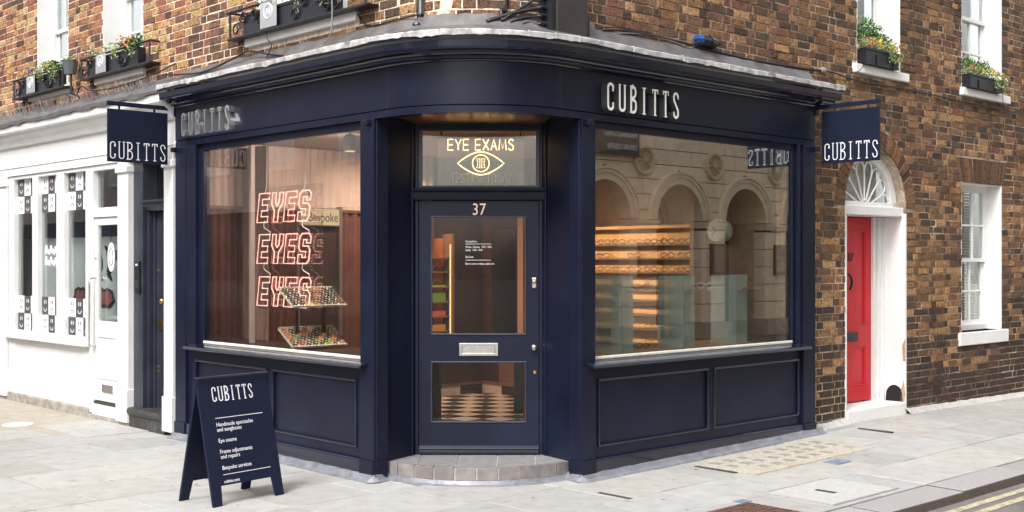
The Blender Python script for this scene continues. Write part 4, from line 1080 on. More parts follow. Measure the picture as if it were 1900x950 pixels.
for cx_ in (-5.25, -4.7): MB(FL).prism([(cx_ - .22, 1.80), (cx_ - .1, 1.70), (cx_ + .16, 1.68), (cx_ + .24, 1.80), (cx_ + .1, 1.83)], .405, .418).build('blue_shape', BLU, wr)
bt = thing('pump_bottle', 'clear pump bottle on the sill inside the white shop door', 'bottle', FL, (-4.82, .25, 1.1))
MB(FL).lathe([(.0, 0), (.045, .0), (.05, .02), (.05, .20), (.02, .24), (.02, .27), (.0, .27)], (-4.82, .25, 1.1), n=12).build('body', G_WIN, bt)
MB(FL).tube([(-4.82, .25, 1.37), (-4.82, .25, 1.43), (-4.76, .25, 1.43)], .012, 6).build('pump', PRINT, bt)
bx('shelf', PRINT, wr, FL, -5.0, -4.35, .15, .38, 1.07, 1.095)

# ------------------------------------------------------------------ navy side entrance between the two shopfronts
se = thing('side_entrance', 'narrow worn navy door with brass knob between the white and navy shopfronts', 'door', FL, (-3.77, .1, 0))
bx('jamb', NAVYD, se, FL, -4.155, -3.95, .05, .30, .18, 2.74, bevel=.004)
bx('jamb', NAVYD, se, FL, -3.44, -3.386, .05, .30, .18, 2.74)
for k in range(2): bx('architrave', NAVYD, se, FL, -3.952 + .028 * k, -3.92 + .03 * k, .10 + .05 * k, .30, .19, 2.2, bevel=.004)
MB(FL).sweep([(-.10, 2.195), (-.085, 2.20), (-.07, 2.225), (-.055, 2.24), (-.05, 2.275), (-.03, 2.285), (-.03, 2.305), (-.3, 2.31), (-.3, 2.195)], lambda o: [(-3.97, -o), (-3.40, -o)]).build('door_head', NAVYD, se)
bx('fanlight_glass', G_WIN, se, FL, -3.95, -3.43, .20, .206, 2.31, 2.75)
bx('lobby', PALE, se, FL, -3.95, -3.39, .5, .52, .2, 2.8)
xs = [-3.89, -3.80, -3.52, -3.42]
sd = MB(FL).grid(xs, [.20, .40, .98, 1.24, 2.10, 2.19], .17, .21, lambda a, c: -3.80 < a < -3.52 and (1.24 < c < 2.10 or .40 < c < .98)).build('door', NAVYD, se, bevel=.004)
for za, zb in ((.40, .98), (1.24, 2.10)):
    bx('panel', NAVYD, sd, FL, -3.802, -3.518, .188, .205, za - .002, zb + .002)
    MB(FL).grid([-3.80, -3.775, -3.545, -3.52], [za, za + .025, zb - .025, zb], .176, .19, lambda a, c: -3.775 < a < -3.545 and za + .025 < c < zb - .025).build('moulding', NAVYD, sd, bevel=.005)
MB(FL).lathe([(.0, -.065), (.022, -.06), (.032, -.045), (.03, -.03), (.012, -.018), (.012, -.008), (.03, -.004), (.03, .004)], (-3.70, .17, 1.29), 'y', 16).build('knob', BRASS, sd, smooth=True)
bx('letterbox', BRASS, sd, FL, -3.84, -3.62, .156, .172, 1.0, 1.10, bevel=.006)
for z in (1.60, .62, .58): MB(FL).lathe([(.0, -.014), (.012, -.012), (.016, .002)], (-3.855, .17, z), 'y', 10).build('lock', BRASS, sd)
MB(FL).box(-4.09, -3.985, .026, .052, 1.36, 1.69).build('intercom', BLACK, se, bevel=.004)
ic = se.children[-1]
ic = [c for c in se.children if c.name.startswith('intercom')][0]
bx('name_plate', PRINT, ic, FL, -4.06, -4.015, .024, .030, 1.645, 1.665)
mb = MB(FL)
for i in range(3):
    for j in range(4): MB(FL).box(-4.062 + i * .022, -4.048 + i * .022, .023, .028, 1.42 + j * .022, 1.434 + j * .022).build('button', STEEL, ic)
so = MB(FL); so.sweep([(-.30, -.02), (.0, -.02), (.0, .12), (.022, .14), (.03, .17), (.015, .198), (-.05, .205), (-.30, .205)], lambda o: [(-4.155, -o), (-3.39, -o)]); so.build('step', pm('black stone step', (.035, .033, .033), .5, var=.4, vscale=14, bump=.3, col2=(.12, .11, .10), c2scale=8, c2lo=.55, c2hi=.7), se)

# ------------------------------------------------------------------ shop interior
XB, YBK, ZF = -3.10, 3.90, .145
def room_poly(z0, z1):
    pts = [(XB, .17), (-.20, .17), (-.15, .53), (.555, 1.275), (.93, 1.36), (1.0, YBK), (XB, YBK)]
    mb = MB(FL); n = len(pts)
    for z in (z0, z1):
        for p in pts: mb.V((*p, z))
    mb.F(range(n - 1, -1, -1)); mb.F(range(n, 2 * n))
    for i in range(n): mb.F((i, (i + 1) % n, (i + 1) % n + n, i + n))
    return mb
floor = tag(room_poly(-.02, ZF - .004).build('shop_floor', WOODD, base=(0, 2, 0)), kind='structure')
k = 0
for i in range(16):
    for j in range(16):
        x, y = XB + .02 + i * .25, .20 + j * .235
        if x + .25 > 1.0: continue
        w = FL @ Vector((x + .125, y + .12, 0))
        if not (-1.3 < w.x < .9 and w.y > 10.2): continue
        MB(FL).box(x + .001, x + .249, y + .001, y + .234, ZF - .01, ZF + ((i * 7 + j * 3) % 5) * .0002).build('tile', TILEB if (i + j) % 2 else TILEW, floor)
room = thing('shop_interior', 'walnut panelled shop room with lit cedar shelves, curtains and ceiling', 'shop interior', FL, (-1, 2, 0))
bx('back_wall', WOODD, room, FL, XB, .96, YBK, YBK + .05, 0, 2.86)
bx('back_wall', WOODD, room, FL, XB - .05, XB, .17, YBK + .05, 0, 2.86)
room_poly(2.86, 2.9).build('ceiling', CEILM, room)
for (xa, xb, ya, yb) in ((XB, 1.06, YBK - .015, YBK), ):
    for i in range(11):
        x = XB + i * .345
        bx('skirting_tile', TILEB if i % 2 else TILEW, room, FL, x + .002, x + .343, YBK - .015, YBK + .001, ZF, ZF + .10)
for i in range(10): bx('skirting_tile', TILEW if i % 2 else TILEB, room, FL, XB - .001, XB + .015, YBK - .015 - (i + 1) * .345, YBK - .017 - i * .345, ZF, ZF + .10)
bx('skirting_rail', WOODM, room, FL, XB, .955, YBK - .022, YBK, ZF + .102, ZF + .135); bx('skirting_rail', WOODM, room, FL, XB, XB + .022, .3, YBK - .022, ZF + .102, ZF + .135)
bx('dado', WOODM, room, FL, XB + .3, -2.10, YBK - .012, YBK - .001, ZF + .136, .95)
# wall behind the window ledges
for M, xa, xb, nm in ((FL, -2.96, -.22, WOODD), (FR, .20, 3.02, WOODL)):
    bx('window_deck', nm, room, M, xa, xb, .12, .86, .90, .925)
    bx('deck_front', WOODD, room, M, xa, xb, .84, .86, .15, .90)
# oak shelf wall seen through the right-hand window
sx0, sx1 = -2.05, .13
bx('shelf_back', WOODL, room, FL, sx0, sx1, YBK - .025, YBK - .005, .80, 2.02)
zsh = [.85, 1.005, 1.15, 1.295, 1.44, 1.58, 1.72, 1.86]
for z in zsh: bx('shelf', WOODM, room, FL, sx0, sx1, YBK - .17, YBK - .026, z - .011, z + .006)
bx('shelf_post', WOODM, room, FL, sx1, sx1 + .05, YBK - .19, YBK, ZF, 2.5); bx('shelf_post', WOODM, room, FL, sx0 - .05, sx0, YBK - .19, YBK, ZF, 2.5)
bx('shelf_top', WOODL, room, FL, sx0, sx1, YBK - .17, YBK - .026, 2.02, 2.05)
bx('cupboard', WOODD, room, FL, sx0, sx1, YBK - .19, YBK - .0, ZF, .80)
bx('pilaster', pm('pink wood', (.36, .20, .14), .5), room, FL, -2.43, -2.34, YBK - .07, YBK - .0, ZF, 2.7)
# small cedar shelf seen through the door (on the left back wall)
hx = XB + .0
ya, yb_ = 1.76 + 1.162, 2.11 + 1.162
bx('shelf_back', WOODO, room, FL, hx + .001, hx + .02, ya - .5, yb_, .80, 1.95)
for z in (.9, 1.065, 1.23, 1.40, 1.57, 1.73): bx('shelf', WOODM, room, FL, hx + .02, hx + .17, ya - .5, yb_ - .02, z - .012, z + .004)
bx('shelf_side', WOODM, room, FL, hx + .001, hx + .19, yb_, yb_ + .03, .80, 2.0)
for z_, h_, m_ in ((1.235, .10, pm('green acrylic', (.18, .34, .04), .3)), (1.405, .012, pm('lime acrylic', (.35, .5, .05), .3)), (1.07, .06, pm('coral card', (.6, .12, .06), .5)), (.905, .07, pm('amber card', (.65, .32, .05), .5))):
    bx('display_block', m_, room, FL, hx + .03, hx + .14, yb_ - .30, yb_ - .06, z_, z_ + h_)
bx('led_strip', LEDW, room, FL, hx + .155, hx + .165, yb_ - .014, yb_ - .002, .8, 1.88)
def wave(M, x0, x1, y, z0, z1, n, amp, seed):
    r = random.Random(seed); mb = MB(M); cols = []
    for i in range(n * 6 + 1):
        x = x0 + (x1 - x0) * i / (n * 6); d = amp * math.sin(i * PI / 3 + r.uniform(-.35, .35))
        cols.append([mb.V((x + r.uniform(-.004, .004), y + d * (1 - .25 * t), z0 + (z1 - z0) * t)) for t in (0, .5, 1)])
    for p, q in zip(cols, cols[1:]):
        for k in range(2): mb.F((p[k], q[k], q[k + 1], p[k + 1]))
    return mb
YC = 4.19 - .10                                    # right-frame depth of the curtained back wall
BX0, BX1 = at(FR, 556, 400, YC - .06)[0], at(FR, 627, 400, YC - .06)[0]
CUR = thing('curtain', 'long folded curtain, pale above and oxblood below, behind the neon EYES sign', 'curtain', FR, (.3, YC, ZF))
wave(FR, -1.0, 1.9, YC, 2.23, 2.85, 30, .022, 1).build('upper_curtain', CURTP, CUR, smooth=True)
wave(FR, -1.0, BX0 - .01, YC, ZF, 2.20, 13, .03, 2).build('lower_curtain', CURTD, CUR, smooth=True)
wave(FR, BX1 + .06, 1.9, YC, ZF, 2.20, 11, .03, 3).build('lower_curtain', CURTD, CUR, smooth=True)
MB(FR).box(-1.0, 1.9, YC - .03, YC + .03, 2.20, 2.23).build('rail', WOODM, CUR)
cs = wave(FL, -2.98, -2.50, .62, .93, 2.80, 6, .022, 4).build('curtain', pm('dusky pink curtain', (.26, .165, .13), .9, var=.12), base=(-2.7, .6, .93), smooth=True); tag(cs, 'dusky pink curtain just inside the left edge of the corner window', 'curtain')
bx('window_post', pm('pale post', (.45, .38, .34), .5), room, FL, -2.455, -2.42, .38, .42, .92, 2.86)
bt_ = thing('booth_frame', 'grey framed doorway to the bespoke workroom between the oxblood curtains', 'doorway', FR, (.54, YC, ZF))
for x in (BX0 - .01, BX1 + .045): bx('post', pm('grey frame', (.22, .18, .16), .4, .3), bt_, FR, x - .02, x + .02, YC - .05, YC + .0, ZF, 2.26)
bx('dark_opening', pm('workroom dark', (.045, .022, .018), .7), bt_, FR, BX0, BX1 + .03, YC - .005, YC + .02, ZF, 2.05)
t = thing('lit_sign', 'warm lit box sign reading Bespoke over the curtained doorway', 'sign', FR, (.53, YC - .05, 2.06))
bx('case', pm('sign case', (.25, .2, .15), .5), t, FR, BX0 - .01, BX1 + .01, YC - .075, YC - .01, 2.055, 2.240)
bx('lit_face', LAMPY, t, FR, BX0, BX1, YC - .079, YC - .0755, 2.065, 2.230)
text_mesh('Bespoke', .135, .001, FR, (BX0 * .42 + BX1 * .58, YC - .081, 2.10), align='CENTER', sx=.8).build('lettering', INK, t)
# mirror, clock, black cabinet
t = thing('wall_mirror', 'tall round-cornered dark framed mirror on the walnut wall', 'mirror', FL, (-2.69, YBK, .85))
def rrect(x0, x1, z0, z1, r): return [(cx_ + r * math.cos(R_(a)), cz + r * math.sin(R_(a))) for cx_, cz, a0 in ((x1 - r, z1 - r, 0), (x0 + r, z1 - r, 90), (x0 + r, z0 + r, 180), (x1 - r, z0 + r, 270)) for a in range(a0, a0 + 91, 15)]
MB(FL).prism(rrect(-2.91, -2.48, .85, 2.08, .07), YBK - .03, YBK - .002).build('frame', BLACK, t)
MB(FL).prism(rrect(-2.89, -2.50, .87, 2.06, .06), YBK - .033, YBK - .031).build('mirror_glass', pm('mirror silver', (.5, .45, .42), .04, 1.), t)
t = thing('wall_clock', 'round cream wall clock with black hands on the dark wall past the oak shelves', 'clock', FL, (.40, YBK - .1, 1.985))
cxk, czk, yk = .405, 1.985, YBK - .12
MB(FL).lathe([(.0, -.02), (.092, -.02), (.100, -.024), (.108, -.012), (.108, .10), (.0, .10)], (cxk, yk, czk), 'y', 32).build('case', CLOCKF, t)
MB(FL).lathe([(.0, -.0255), (.092, -.0255), (.092, -.019), (.0, -.019)], (cxk, yk, czk), 'y', 32).build('dial', CLOCKF, t)
for i in range(12):
    a = 2 * PI * i / 12; c, s = math.sin(a), math.cos(a)
    MB(FL).tube([(cxk + .075 * c, yk - .027, czk + .075 * s), (cxk + .088 * c, yk - .027, czk + .088 * s)], .0022, 4).build('mark', INK, t)
for a, L, w in ((R_(-42), .05, .004), (R_(222), .075, .003)):
    MB(FL).tube([(cxk, yk - .030, czk), (cxk + L * math.sin(a), yk - .030, czk + L * math.cos(a))], w, 4).build('hand', INK, t)
tag(MB(FW).box(.02, .32, 12.2, 12.5, ZF, .86).build('cabinet', BLACK, base=(.17, 12.35, ZF), bevel=.008), 'black cabinet standing on the checkered floor inside the door', 'cabinet')
# spotlights (lit)
def spot(M, x, y, z, label, mat, r=.06, L=.16, tilt=0):
    t = thing('ceiling_spotlight', label, 'spotlight', M, (x, y, z))
    MB(M).lathe([(.0, 0), (r * .88, 0), (r, .01), (r, L), (r * .6, L + .02), (.0, L + .02)], (x, y, z), n=18).build('can', mat, t)
    MB(M).tube([(x, y, z + L), (x, y, 2.86)], .014, 6).build('stem', mat, t)
    MB(M).lathe([(.0, -.004), (r * .8, -.004), (r * .8, .0), (.0, .0)], (x, y, z), n=14).build('lamp', LEDW, t)
    return t
spot(FL, -.87, .40, 2.62, 'white cylinder spotlight under the ceiling of the left corner window', WHITE, .055, .12)
spot(FR, 2.82, .42, 2.24, 'grey conical spotlight hanging high inside the right-hand window', pm('grey lamp', (.16, .15, .13), .4), .07, .2)
def lamp(M, p, e, size, tgt=None, col=(1, .72, .45), spread=110):
    l = bpy.data.lights.new('ceiling light', 'AREA'); l.energy = e; l.color = col; l.shape = 'DISK'; l.size = size; l.spread = R_(spread)
    o = bpy.data.objects.new('ceiling_light', l); COL.objects.link(o); o.location = M @ Vector(p)
    d = (M @ Vector(tgt)) - (M @ Vector(p)) if tgt else Vector((0, 0, -1))
    o.rotation_euler = d.to_track_quat('-Z', 'Y').to_euler()
lamp(FL, (-1.2, 1.3, 2.78), 19, .3, (-.9, 3.9, 1.30), (1, .78, .55), 60)
lamp(FL, (-.87, .40, 2.61), 7, .08, (-1.5, .45, 1.0), (1, .84, .66))
lamp(FR, (2.82, .42, 2.23), 18, .1, (1.6, .5, 1.0), (1, .9, .78))
lamp(FL, (-2.1, 1.9, 2.82), 8, .3, (-3.1, 2.2, 1.3), (1, .78, .62))
lamp(FL, (-1.5, .9, 2.83), 9, .3, (-2.9, .9, 2.0), (1, .80, .68))
lamp(FL, (-2.2, 3.0, 2.83), 5, .3, None, (1, .72, .5))
lamp(FL, (-2.75, 2.5, 2.6), 5, .15, (-3.1, 3.3, 1.3), (1, .6, .3))

# neon EYES sign on clear acrylic
t = thing('neon_sign', 'pink outlined neon sign reading EYES three times on a hanging clear panel', 'neon sign', FL, (-1.75, .3, 1.25))
YN = .30
bx('acrylic_panel', ACRYL, t, FL, -2.30, -1.235, YN + .075, YN + .081, 1.25, 2.37)
NE = {'E': [(0, 0), (.62, 0), (.62, .2), (.22, .2), (.22, .40), (.55, .40), (.55, .60), (.22, .60), (.22, .80), (.62, .80), (.62, 1), (0, 1)],
      'Y': [(.2, 0), (.44, 0), (.44, .38), (.64, .62), (.64, 1), (.42, 1), (.42, .66), (.32, .54), (.22, .66), (.22, 1), (0, 1), (0, .62), (.2, .38)],
      'S': [(.0, .0), (.50, .0), (.62, .12), (.62, .46), (.50, .58), (.22, .58), (.22, .80), (.40, .80), (.40, .68), (.62, .68), (.62, .88), (.50, 1), (.12, 1), (0, .88), (0, .52), (.12, .40), (.40, .40), (.40, .20), (.22, .20), (.22, .30), (.0, .30)]}
for z0 in (2.045, 1.672, 1.288):
    for i, ch in enumerate('EYES'):
        pts = [(-2.185 + i * .222 + x * .285 + z * .048, YN, z0 + z * .262) for x, z in NE[ch]]
        MB(FL).tube(pts, .0058, 6, True).build('neon_letter', NEONP, t)
for x in (-2.05, -1.42):
    MB(FL).tube(smooth_path([(x - .03, YN + .02, 2.31), (x, YN + .02, 2.42), (x, YN + .02, 2.86)], 4), .004, 5).build('hanging_wire', PRINT, t)
    for za, zb in ((2.05, 1.93), (1.67, 1.55)):
        MB(FL).tube(smooth_path([(x - .05, YN + .03, za + .01), (x - .06, YN + .03, za - .05), (x + .04, YN + .03, zb + .03), (x + .03, YN + .03, zb)], 4), .004, 5).build('lead_wire', PRINT, t)
    for zz in (2.315, 1.94, 1.555): MB(FL).tube([(x + .05, YN + .01, zz), (x + .08, YN + .01, zz - .05)], .009, 5).build('connector', BLACK, t)
# EYE EXAMS neon above the door
t = thing('neon_sign', 'warm white neon sign reading EYE EXAMS over an eye in the transom window', 'neon sign', FW, (-.26, 9.8, 2.35))
YT = 9.72; k9 = YT / 9.55
bx('acrylic_panel', glass('thin acrylic', .03, (.97, .95, .92)), t, FW, -.61, .10, YT + .05, YT + .055, 2.27, 2.75)
SX = {'E': [[(.55, 1), (0, 1), (0, 0), (.55, 0)], [(0, .5), (.5, .5)]], 'Y': [[(0, 1), (.3, .45), (.6, 1)], [(.3, .45), (.3, 0)]], 'X': [[(0, 0), (.6, 1)], [(0, 1), (.6, 0)]],
      'A': [[(0, 0), (.3, 1), (.6, 0)], [(.12, .35), (.48, .35)]], 'M': [[(0, 0), (.08, 1), (.38, .15), (.68, 1), (.76, 0)]],
      'S': [[(.52, .84), (.42, .97), (.26, 1), (.08, .92), (.04, .74), (.14, .58), (.40, .46), (.52, .30), (.48, .10), (.30, 0), (.12, .03), (0, .18)]],
      'T': [[(0, 1), (.6, 1)], [(.3, 1), (.3, 0)]], 'I': [[(.1, 1), (.1, 0)]], 'N': [[(0, 0), (0, 1), (.5, 0), (.5, 1)]], 'G': [[(.56, .82), (.3, 1), (.05, .75), (.05, .25), (.3, 0), (.56, .2), (.56, .45), (.35, .45)]],
      'O': [arc(.3, .5, .3, .5, 0, 360, 14)], 'D': [[(0, 0), (0, 1), (.3, .95), (.5, .7), (.5, .3), (.3, .05), (0, 0)]]}
def single_line(word, x, z, h, adv, y, mat, r, sp=.35):
    for ch in word:
        if ch == ' ': x += h * .42; continue
        wd_ = max(p[0] for s in SX[ch] for p in s)
        mb = MB(FW)
        for s_ in SX[ch]: mb.tube([(x + a * h * adv, y, z + c * h) for a, c in s_], r, 5)
        mb.build('neon_letter', mat, t); x += (wd_ * adv + sp * .62) * h
single_line('EYE EXAMS', -.525, 2.602, .088, .88, YT, NEONY, .0048)
single_line('TESTING TODAY', -.50, 2.335, .072, .72, YT + .01, NEONOFF, .0045, .28)
eye = [(-.255 + .19 * u, 2.494 + .094 * (1 - abs(u) ** 1.75)) for u in [-1 + i / 8 for i in range(17)]]
eye += [(p[0], 2 * 2.494 - p[1]) for p in eye[-2:0:-1]]
MB(FW).tube([(x, YT, z) for x, z in eye], .0045, 5, True).build('neon_eye', NEONY, t)
MB(FW).tube([(-.255 + .069 * math.cos(2 * PI * i / 20), YT, 2.494 + .069 * math.sin(2 * PI * i / 20)) for i in range(20)], .004, 5, True).build('neon_iris', NEONY, t)
for s in (-1, 1):
    pts = [(-.255 + s * (.008 + x), YT, 2.494 + z) for x, z in ((0, .038), (.026, .036), (.018, .015), (.018, -.015), (.026, -.036), (0, -.038))]
    MB(FW).tube(pts, .0028, 5, True).build('neon_pupil', NEONY, t)
for x in (-.58, .07): MB(FW).tube([(x, YT + .03, 2.70), (x, YT + .03, 2.80)], .006, 5).build('hanging_wire', BLACK, t)
MB(FW).tube([(-.62, YT + .03, 2.705), (.10, YT + .03, 2.705)], .009, 6).build('hanging_bar', BLACK, t)

# spectacle trays
def spec_mesh(name, mat, s=1., temples=True, seg=9, r=.0042):
    mb = MB(FW); w = .024 * s
    for sg in (-1, 1):
        mb.tube([(sg * .031 * s + w * math.cos(2 * PI * i / seg), 0, .8 * w * math.sin(2 * PI * i / seg) + .02 * s) for i in range(seg)], r, 4, True)
        if temples: mb.tube([(sg * .055 * s, 0, .026 * s), (sg * .060 * s, .06 * s, .027 * s), (sg * .058 * s, .105 * s, .028 * s), (sg * .056 * s, .125 * s, .016 * s)], r * .8, 4)
    mb.tube([(-.009 * s, 0, .024 * s), (0, -.001, .028 * s), (.009 * s, 0, .024 * s)], r, 4)
    me = MB.build(mb, name, mat); COL.objects.unlink(me); return me
protos = {}
first_used = {}
def specs(M, p, rz, mat, label, group, s=1., tilt=0., temples=True):
    key = (mat.name, s, temples)
    if key not in protos: protos[key] = spec_mesh('spectacles', mat, s, temples)
    o = protos[key].copy(); COL.objects.link(o); o.name = 'spectacles'
    o.location = M @ Vector(p); o.rotation_euler = (tilt, 0, M.to_euler().z + rz)
    return tag(o, label, 'spectacles', group)
ORD = ['first', 'second', 'third', 'fourth', 'fifth', 'sixth', 'seventh', 'eighth', 'ninth', 'tenth']
rt = random.Random(21); MN = {TUBE.name: 'black', TUBEB.name: 'brown', TUBEC.name: 'pale', TUBEO.name: 'orange', TUBER.name: 'red', TUBEG.name: 'green'}
for zt, lab in ((.95, 'pale tray of small spectacles lying low on the window ledge'), (1.30, 'pale tray of black spectacles raised behind the lower neon word')):
    # tray leans back to the left; its long edge runs into the room
    t = thing('display_tray', lab, 'tray', FL, (-1.46, .43, zt))
    xb_, xt_, z0, z1 = -1.35, -1.585, zt, zt + .155
    sl = Vector((xt_ - xb_, 0, z1 - z0)); nl = Vector((z1 - z0, 0, xb_ - xt_)).normalized()
    mb = MB(FL); P0 = Vector((xb_, .15, z0)); LY = .56
    for d in (0, -.012):
        for a, c in ((0, 0), (1, 0), (1, 1), (0, 1)): mb.V(P0 + sl * a + Vector((0, LY * c, 0)) + nl * d)
    for f in ((0, 1, 2, 3), (7, 6, 5, 4), (0, 4, 5, 1), (1, 5, 6, 2), (2, 6, 7, 3), (3, 7, 4, 0)): mb.F(f)
    mb.build('board', TRAYM, t)
    for c in (0, 1):
        q = P0 + Vector((0, LY * c, 0)); MB(FL).tube([q + nl * .008, q + sl + nl * .008], .006, 4).build('edge', G_WIN, t)
    for a in (0, 1):
        q = P0 + sl * a; MB(FL).tube([q + nl * .008, q + Vector((0, LY, 0)) + nl * .008], .006, 4).build('edge', CREAMB, t)
    if zt > 1:
        for c in (.25, .75): MB(FL).box(-1.53, -1.50, .15 + LY * c - .012, .15 + LY * c + .012, .925, 1.40).build('support', WOODD, t)
    else:
        MB(FL).box(-1.56, -1.53, .3, .6, .925, 1.06).build('support', WOODD, t)
    for i in range(8):
        for j in range(5):
            mats = [TUBE] * 6 + ([TUBEB, TUBEO, TUBER, TUBEG, TUBEC] if zt < 1 else [TUBEB, TUBEO])
            m = rt.choice(mats)
            key = ('tray', m.name)
            if key not in protos:
                mb = MB(FW); w = .0185
                for sg in (-1, 1): mb.tube([(sg * .021 + w * math.cos(2 * PI * q / 9), w * math.sin(2 * PI * q / 9), 0) for q in range(9)], .0048, 4, True)
                mb.tube([(-.006, .012, 0), (.006, .012, 0)], .004, 4)
                protos[key] = mb.build('spectacles', m); COL.objects.unlink(protos[key])
            o = protos[key].copy(); COL.objects.link(o)
            p = P0 + sl * ((j + .6) / 5.2) + Vector((0, LY * (i + .55) / 8.1, 0)) + nl * .008
            X = sl.normalized(); Y = Vector((0, 1, 0)); a = R_(38) + rt.uniform(-.05, .05)
            Xr = X * math.cos(a) + Y * math.sin(a); Yr = nl.cross(Xr)
            R3 = Matrix((Xr, Yr, nl)).transposed()
            o.matrix_world = FL @ Matrix.Translation(p) @ R3.to_4x4()
            tag(o, f'small {MN[m.name]} spectacles, {ORD[j]} row up the {"lower" if zt < 1 else "raised"} tray, {ORD[i]} from the window glass', 'spectacles', 'spectacles on the ' + ('lower' if zt < 1 else 'raised') + ' display tray')
# spectacles along the oak shelves
for zi, z in enumerate(zsh):
    n = 10
    for i in range(n):
        x = sx1 - .12 - i * .215
        if z < 1.5 and (i % 2 or rt.random() < .25): continue
        if rt.random() < .06: continue
        m = rt.choice([TUBE, TUBE, TUBE, TUBEB] if z > 1.5 else [TUBE, TUBEB, TUBEC])
        specs(FL, (x + rt.uniform(-.01, .01), YBK - .115, z + .008), R_(22) + rt.uniform(-.06, .06), m, f'{"black" if m is TUBE else ("brown" if m is TUBEB else "pale")} spectacles on the oak wall, {ORD[7 - zi]} shelf down, {ORD[i]} from the end post', 'spectacles on the oak shelves', 1.25)
for z in (.9, 1.065, 1.23, 1.40, 1.57):
    for i in range(2):
        m = rt.choice([TUBE, TUBEB, TUBEC])
        specs(FL, (XB + .11, yb_ - .12 - i * .2, z + .006), R_(75), m, f'{"black" if m is TUBE else ("brown" if m is TUBEB else "pale")} spectacles behind the door glass, {ORD[round((1.57 - z) / .167)]} cedar shelf down, {("nearer", "farther from")[i]} the lit strip', 'spectacles on the cedar shelf', 1.15)
# acrylic display stands on the right-hand window ledge
for (xa, xb, lab, m, sh) in ((.80, 1.06, 'pale blue acrylic stand nearest the door in the right-hand window', TUBE, 1.33), (1.62, 1.90, 'pale blue acrylic stand in the middle of the right-hand window', TUBEC, 2.25), (2.40, 2.70, 'pale blue acrylic stand farthest from the door in the right-hand window', TUBEO, 2.92)):
    t = thing('display_stand', lab, 'display stand', FR, ((xa + xb) / 2, .4, .925))
    zt = 1.565
    bx('upright', ACRYB, t, FR, xa, xb, .40, .408, .926, zt)
    bx('upright', ACRYB, t, FR, xa, xa + .008, .30, .60, .926, zt - .0)
    bx('upright', ACRYB, t, FR, xb - .03, xb - .022, .40, .62, .926, 1.43)
    bx('edge', ACRYR, t, FR, xa - .004, xa, .30, .302, .926, zt)
    bx('shelf', ACRYB, t, FR, xa + .05, sh, .28, .52, 1.432, 1.444)
    bx('edge', ACRYR, t, FR, xa + .05, (xa + sh) / 2, .278, .28, 1.430, 1.446)
    specs(FR, ((xa * .35 + sh * .65), .38, 1.446), R_(-35), m, {TUBE: 'black', TUBEC: 'pale', TUBEO: 'amber'}[m] + ' spectacles resting on a pale blue acrylic display stand', None, 1.35)

# sandwich of small sunglasses on the ledge between the stands
for x in (1.16, 1.36): specs(FR, (x, .55, .93), R_(-30), TUBE, 'dark sunglasses on the window ledge, ' + ('beside the nearest' if x < 1.2 else 'between the first and middle') + ' acrylic stand', 'sunglasses on the window ledge', 1.1)

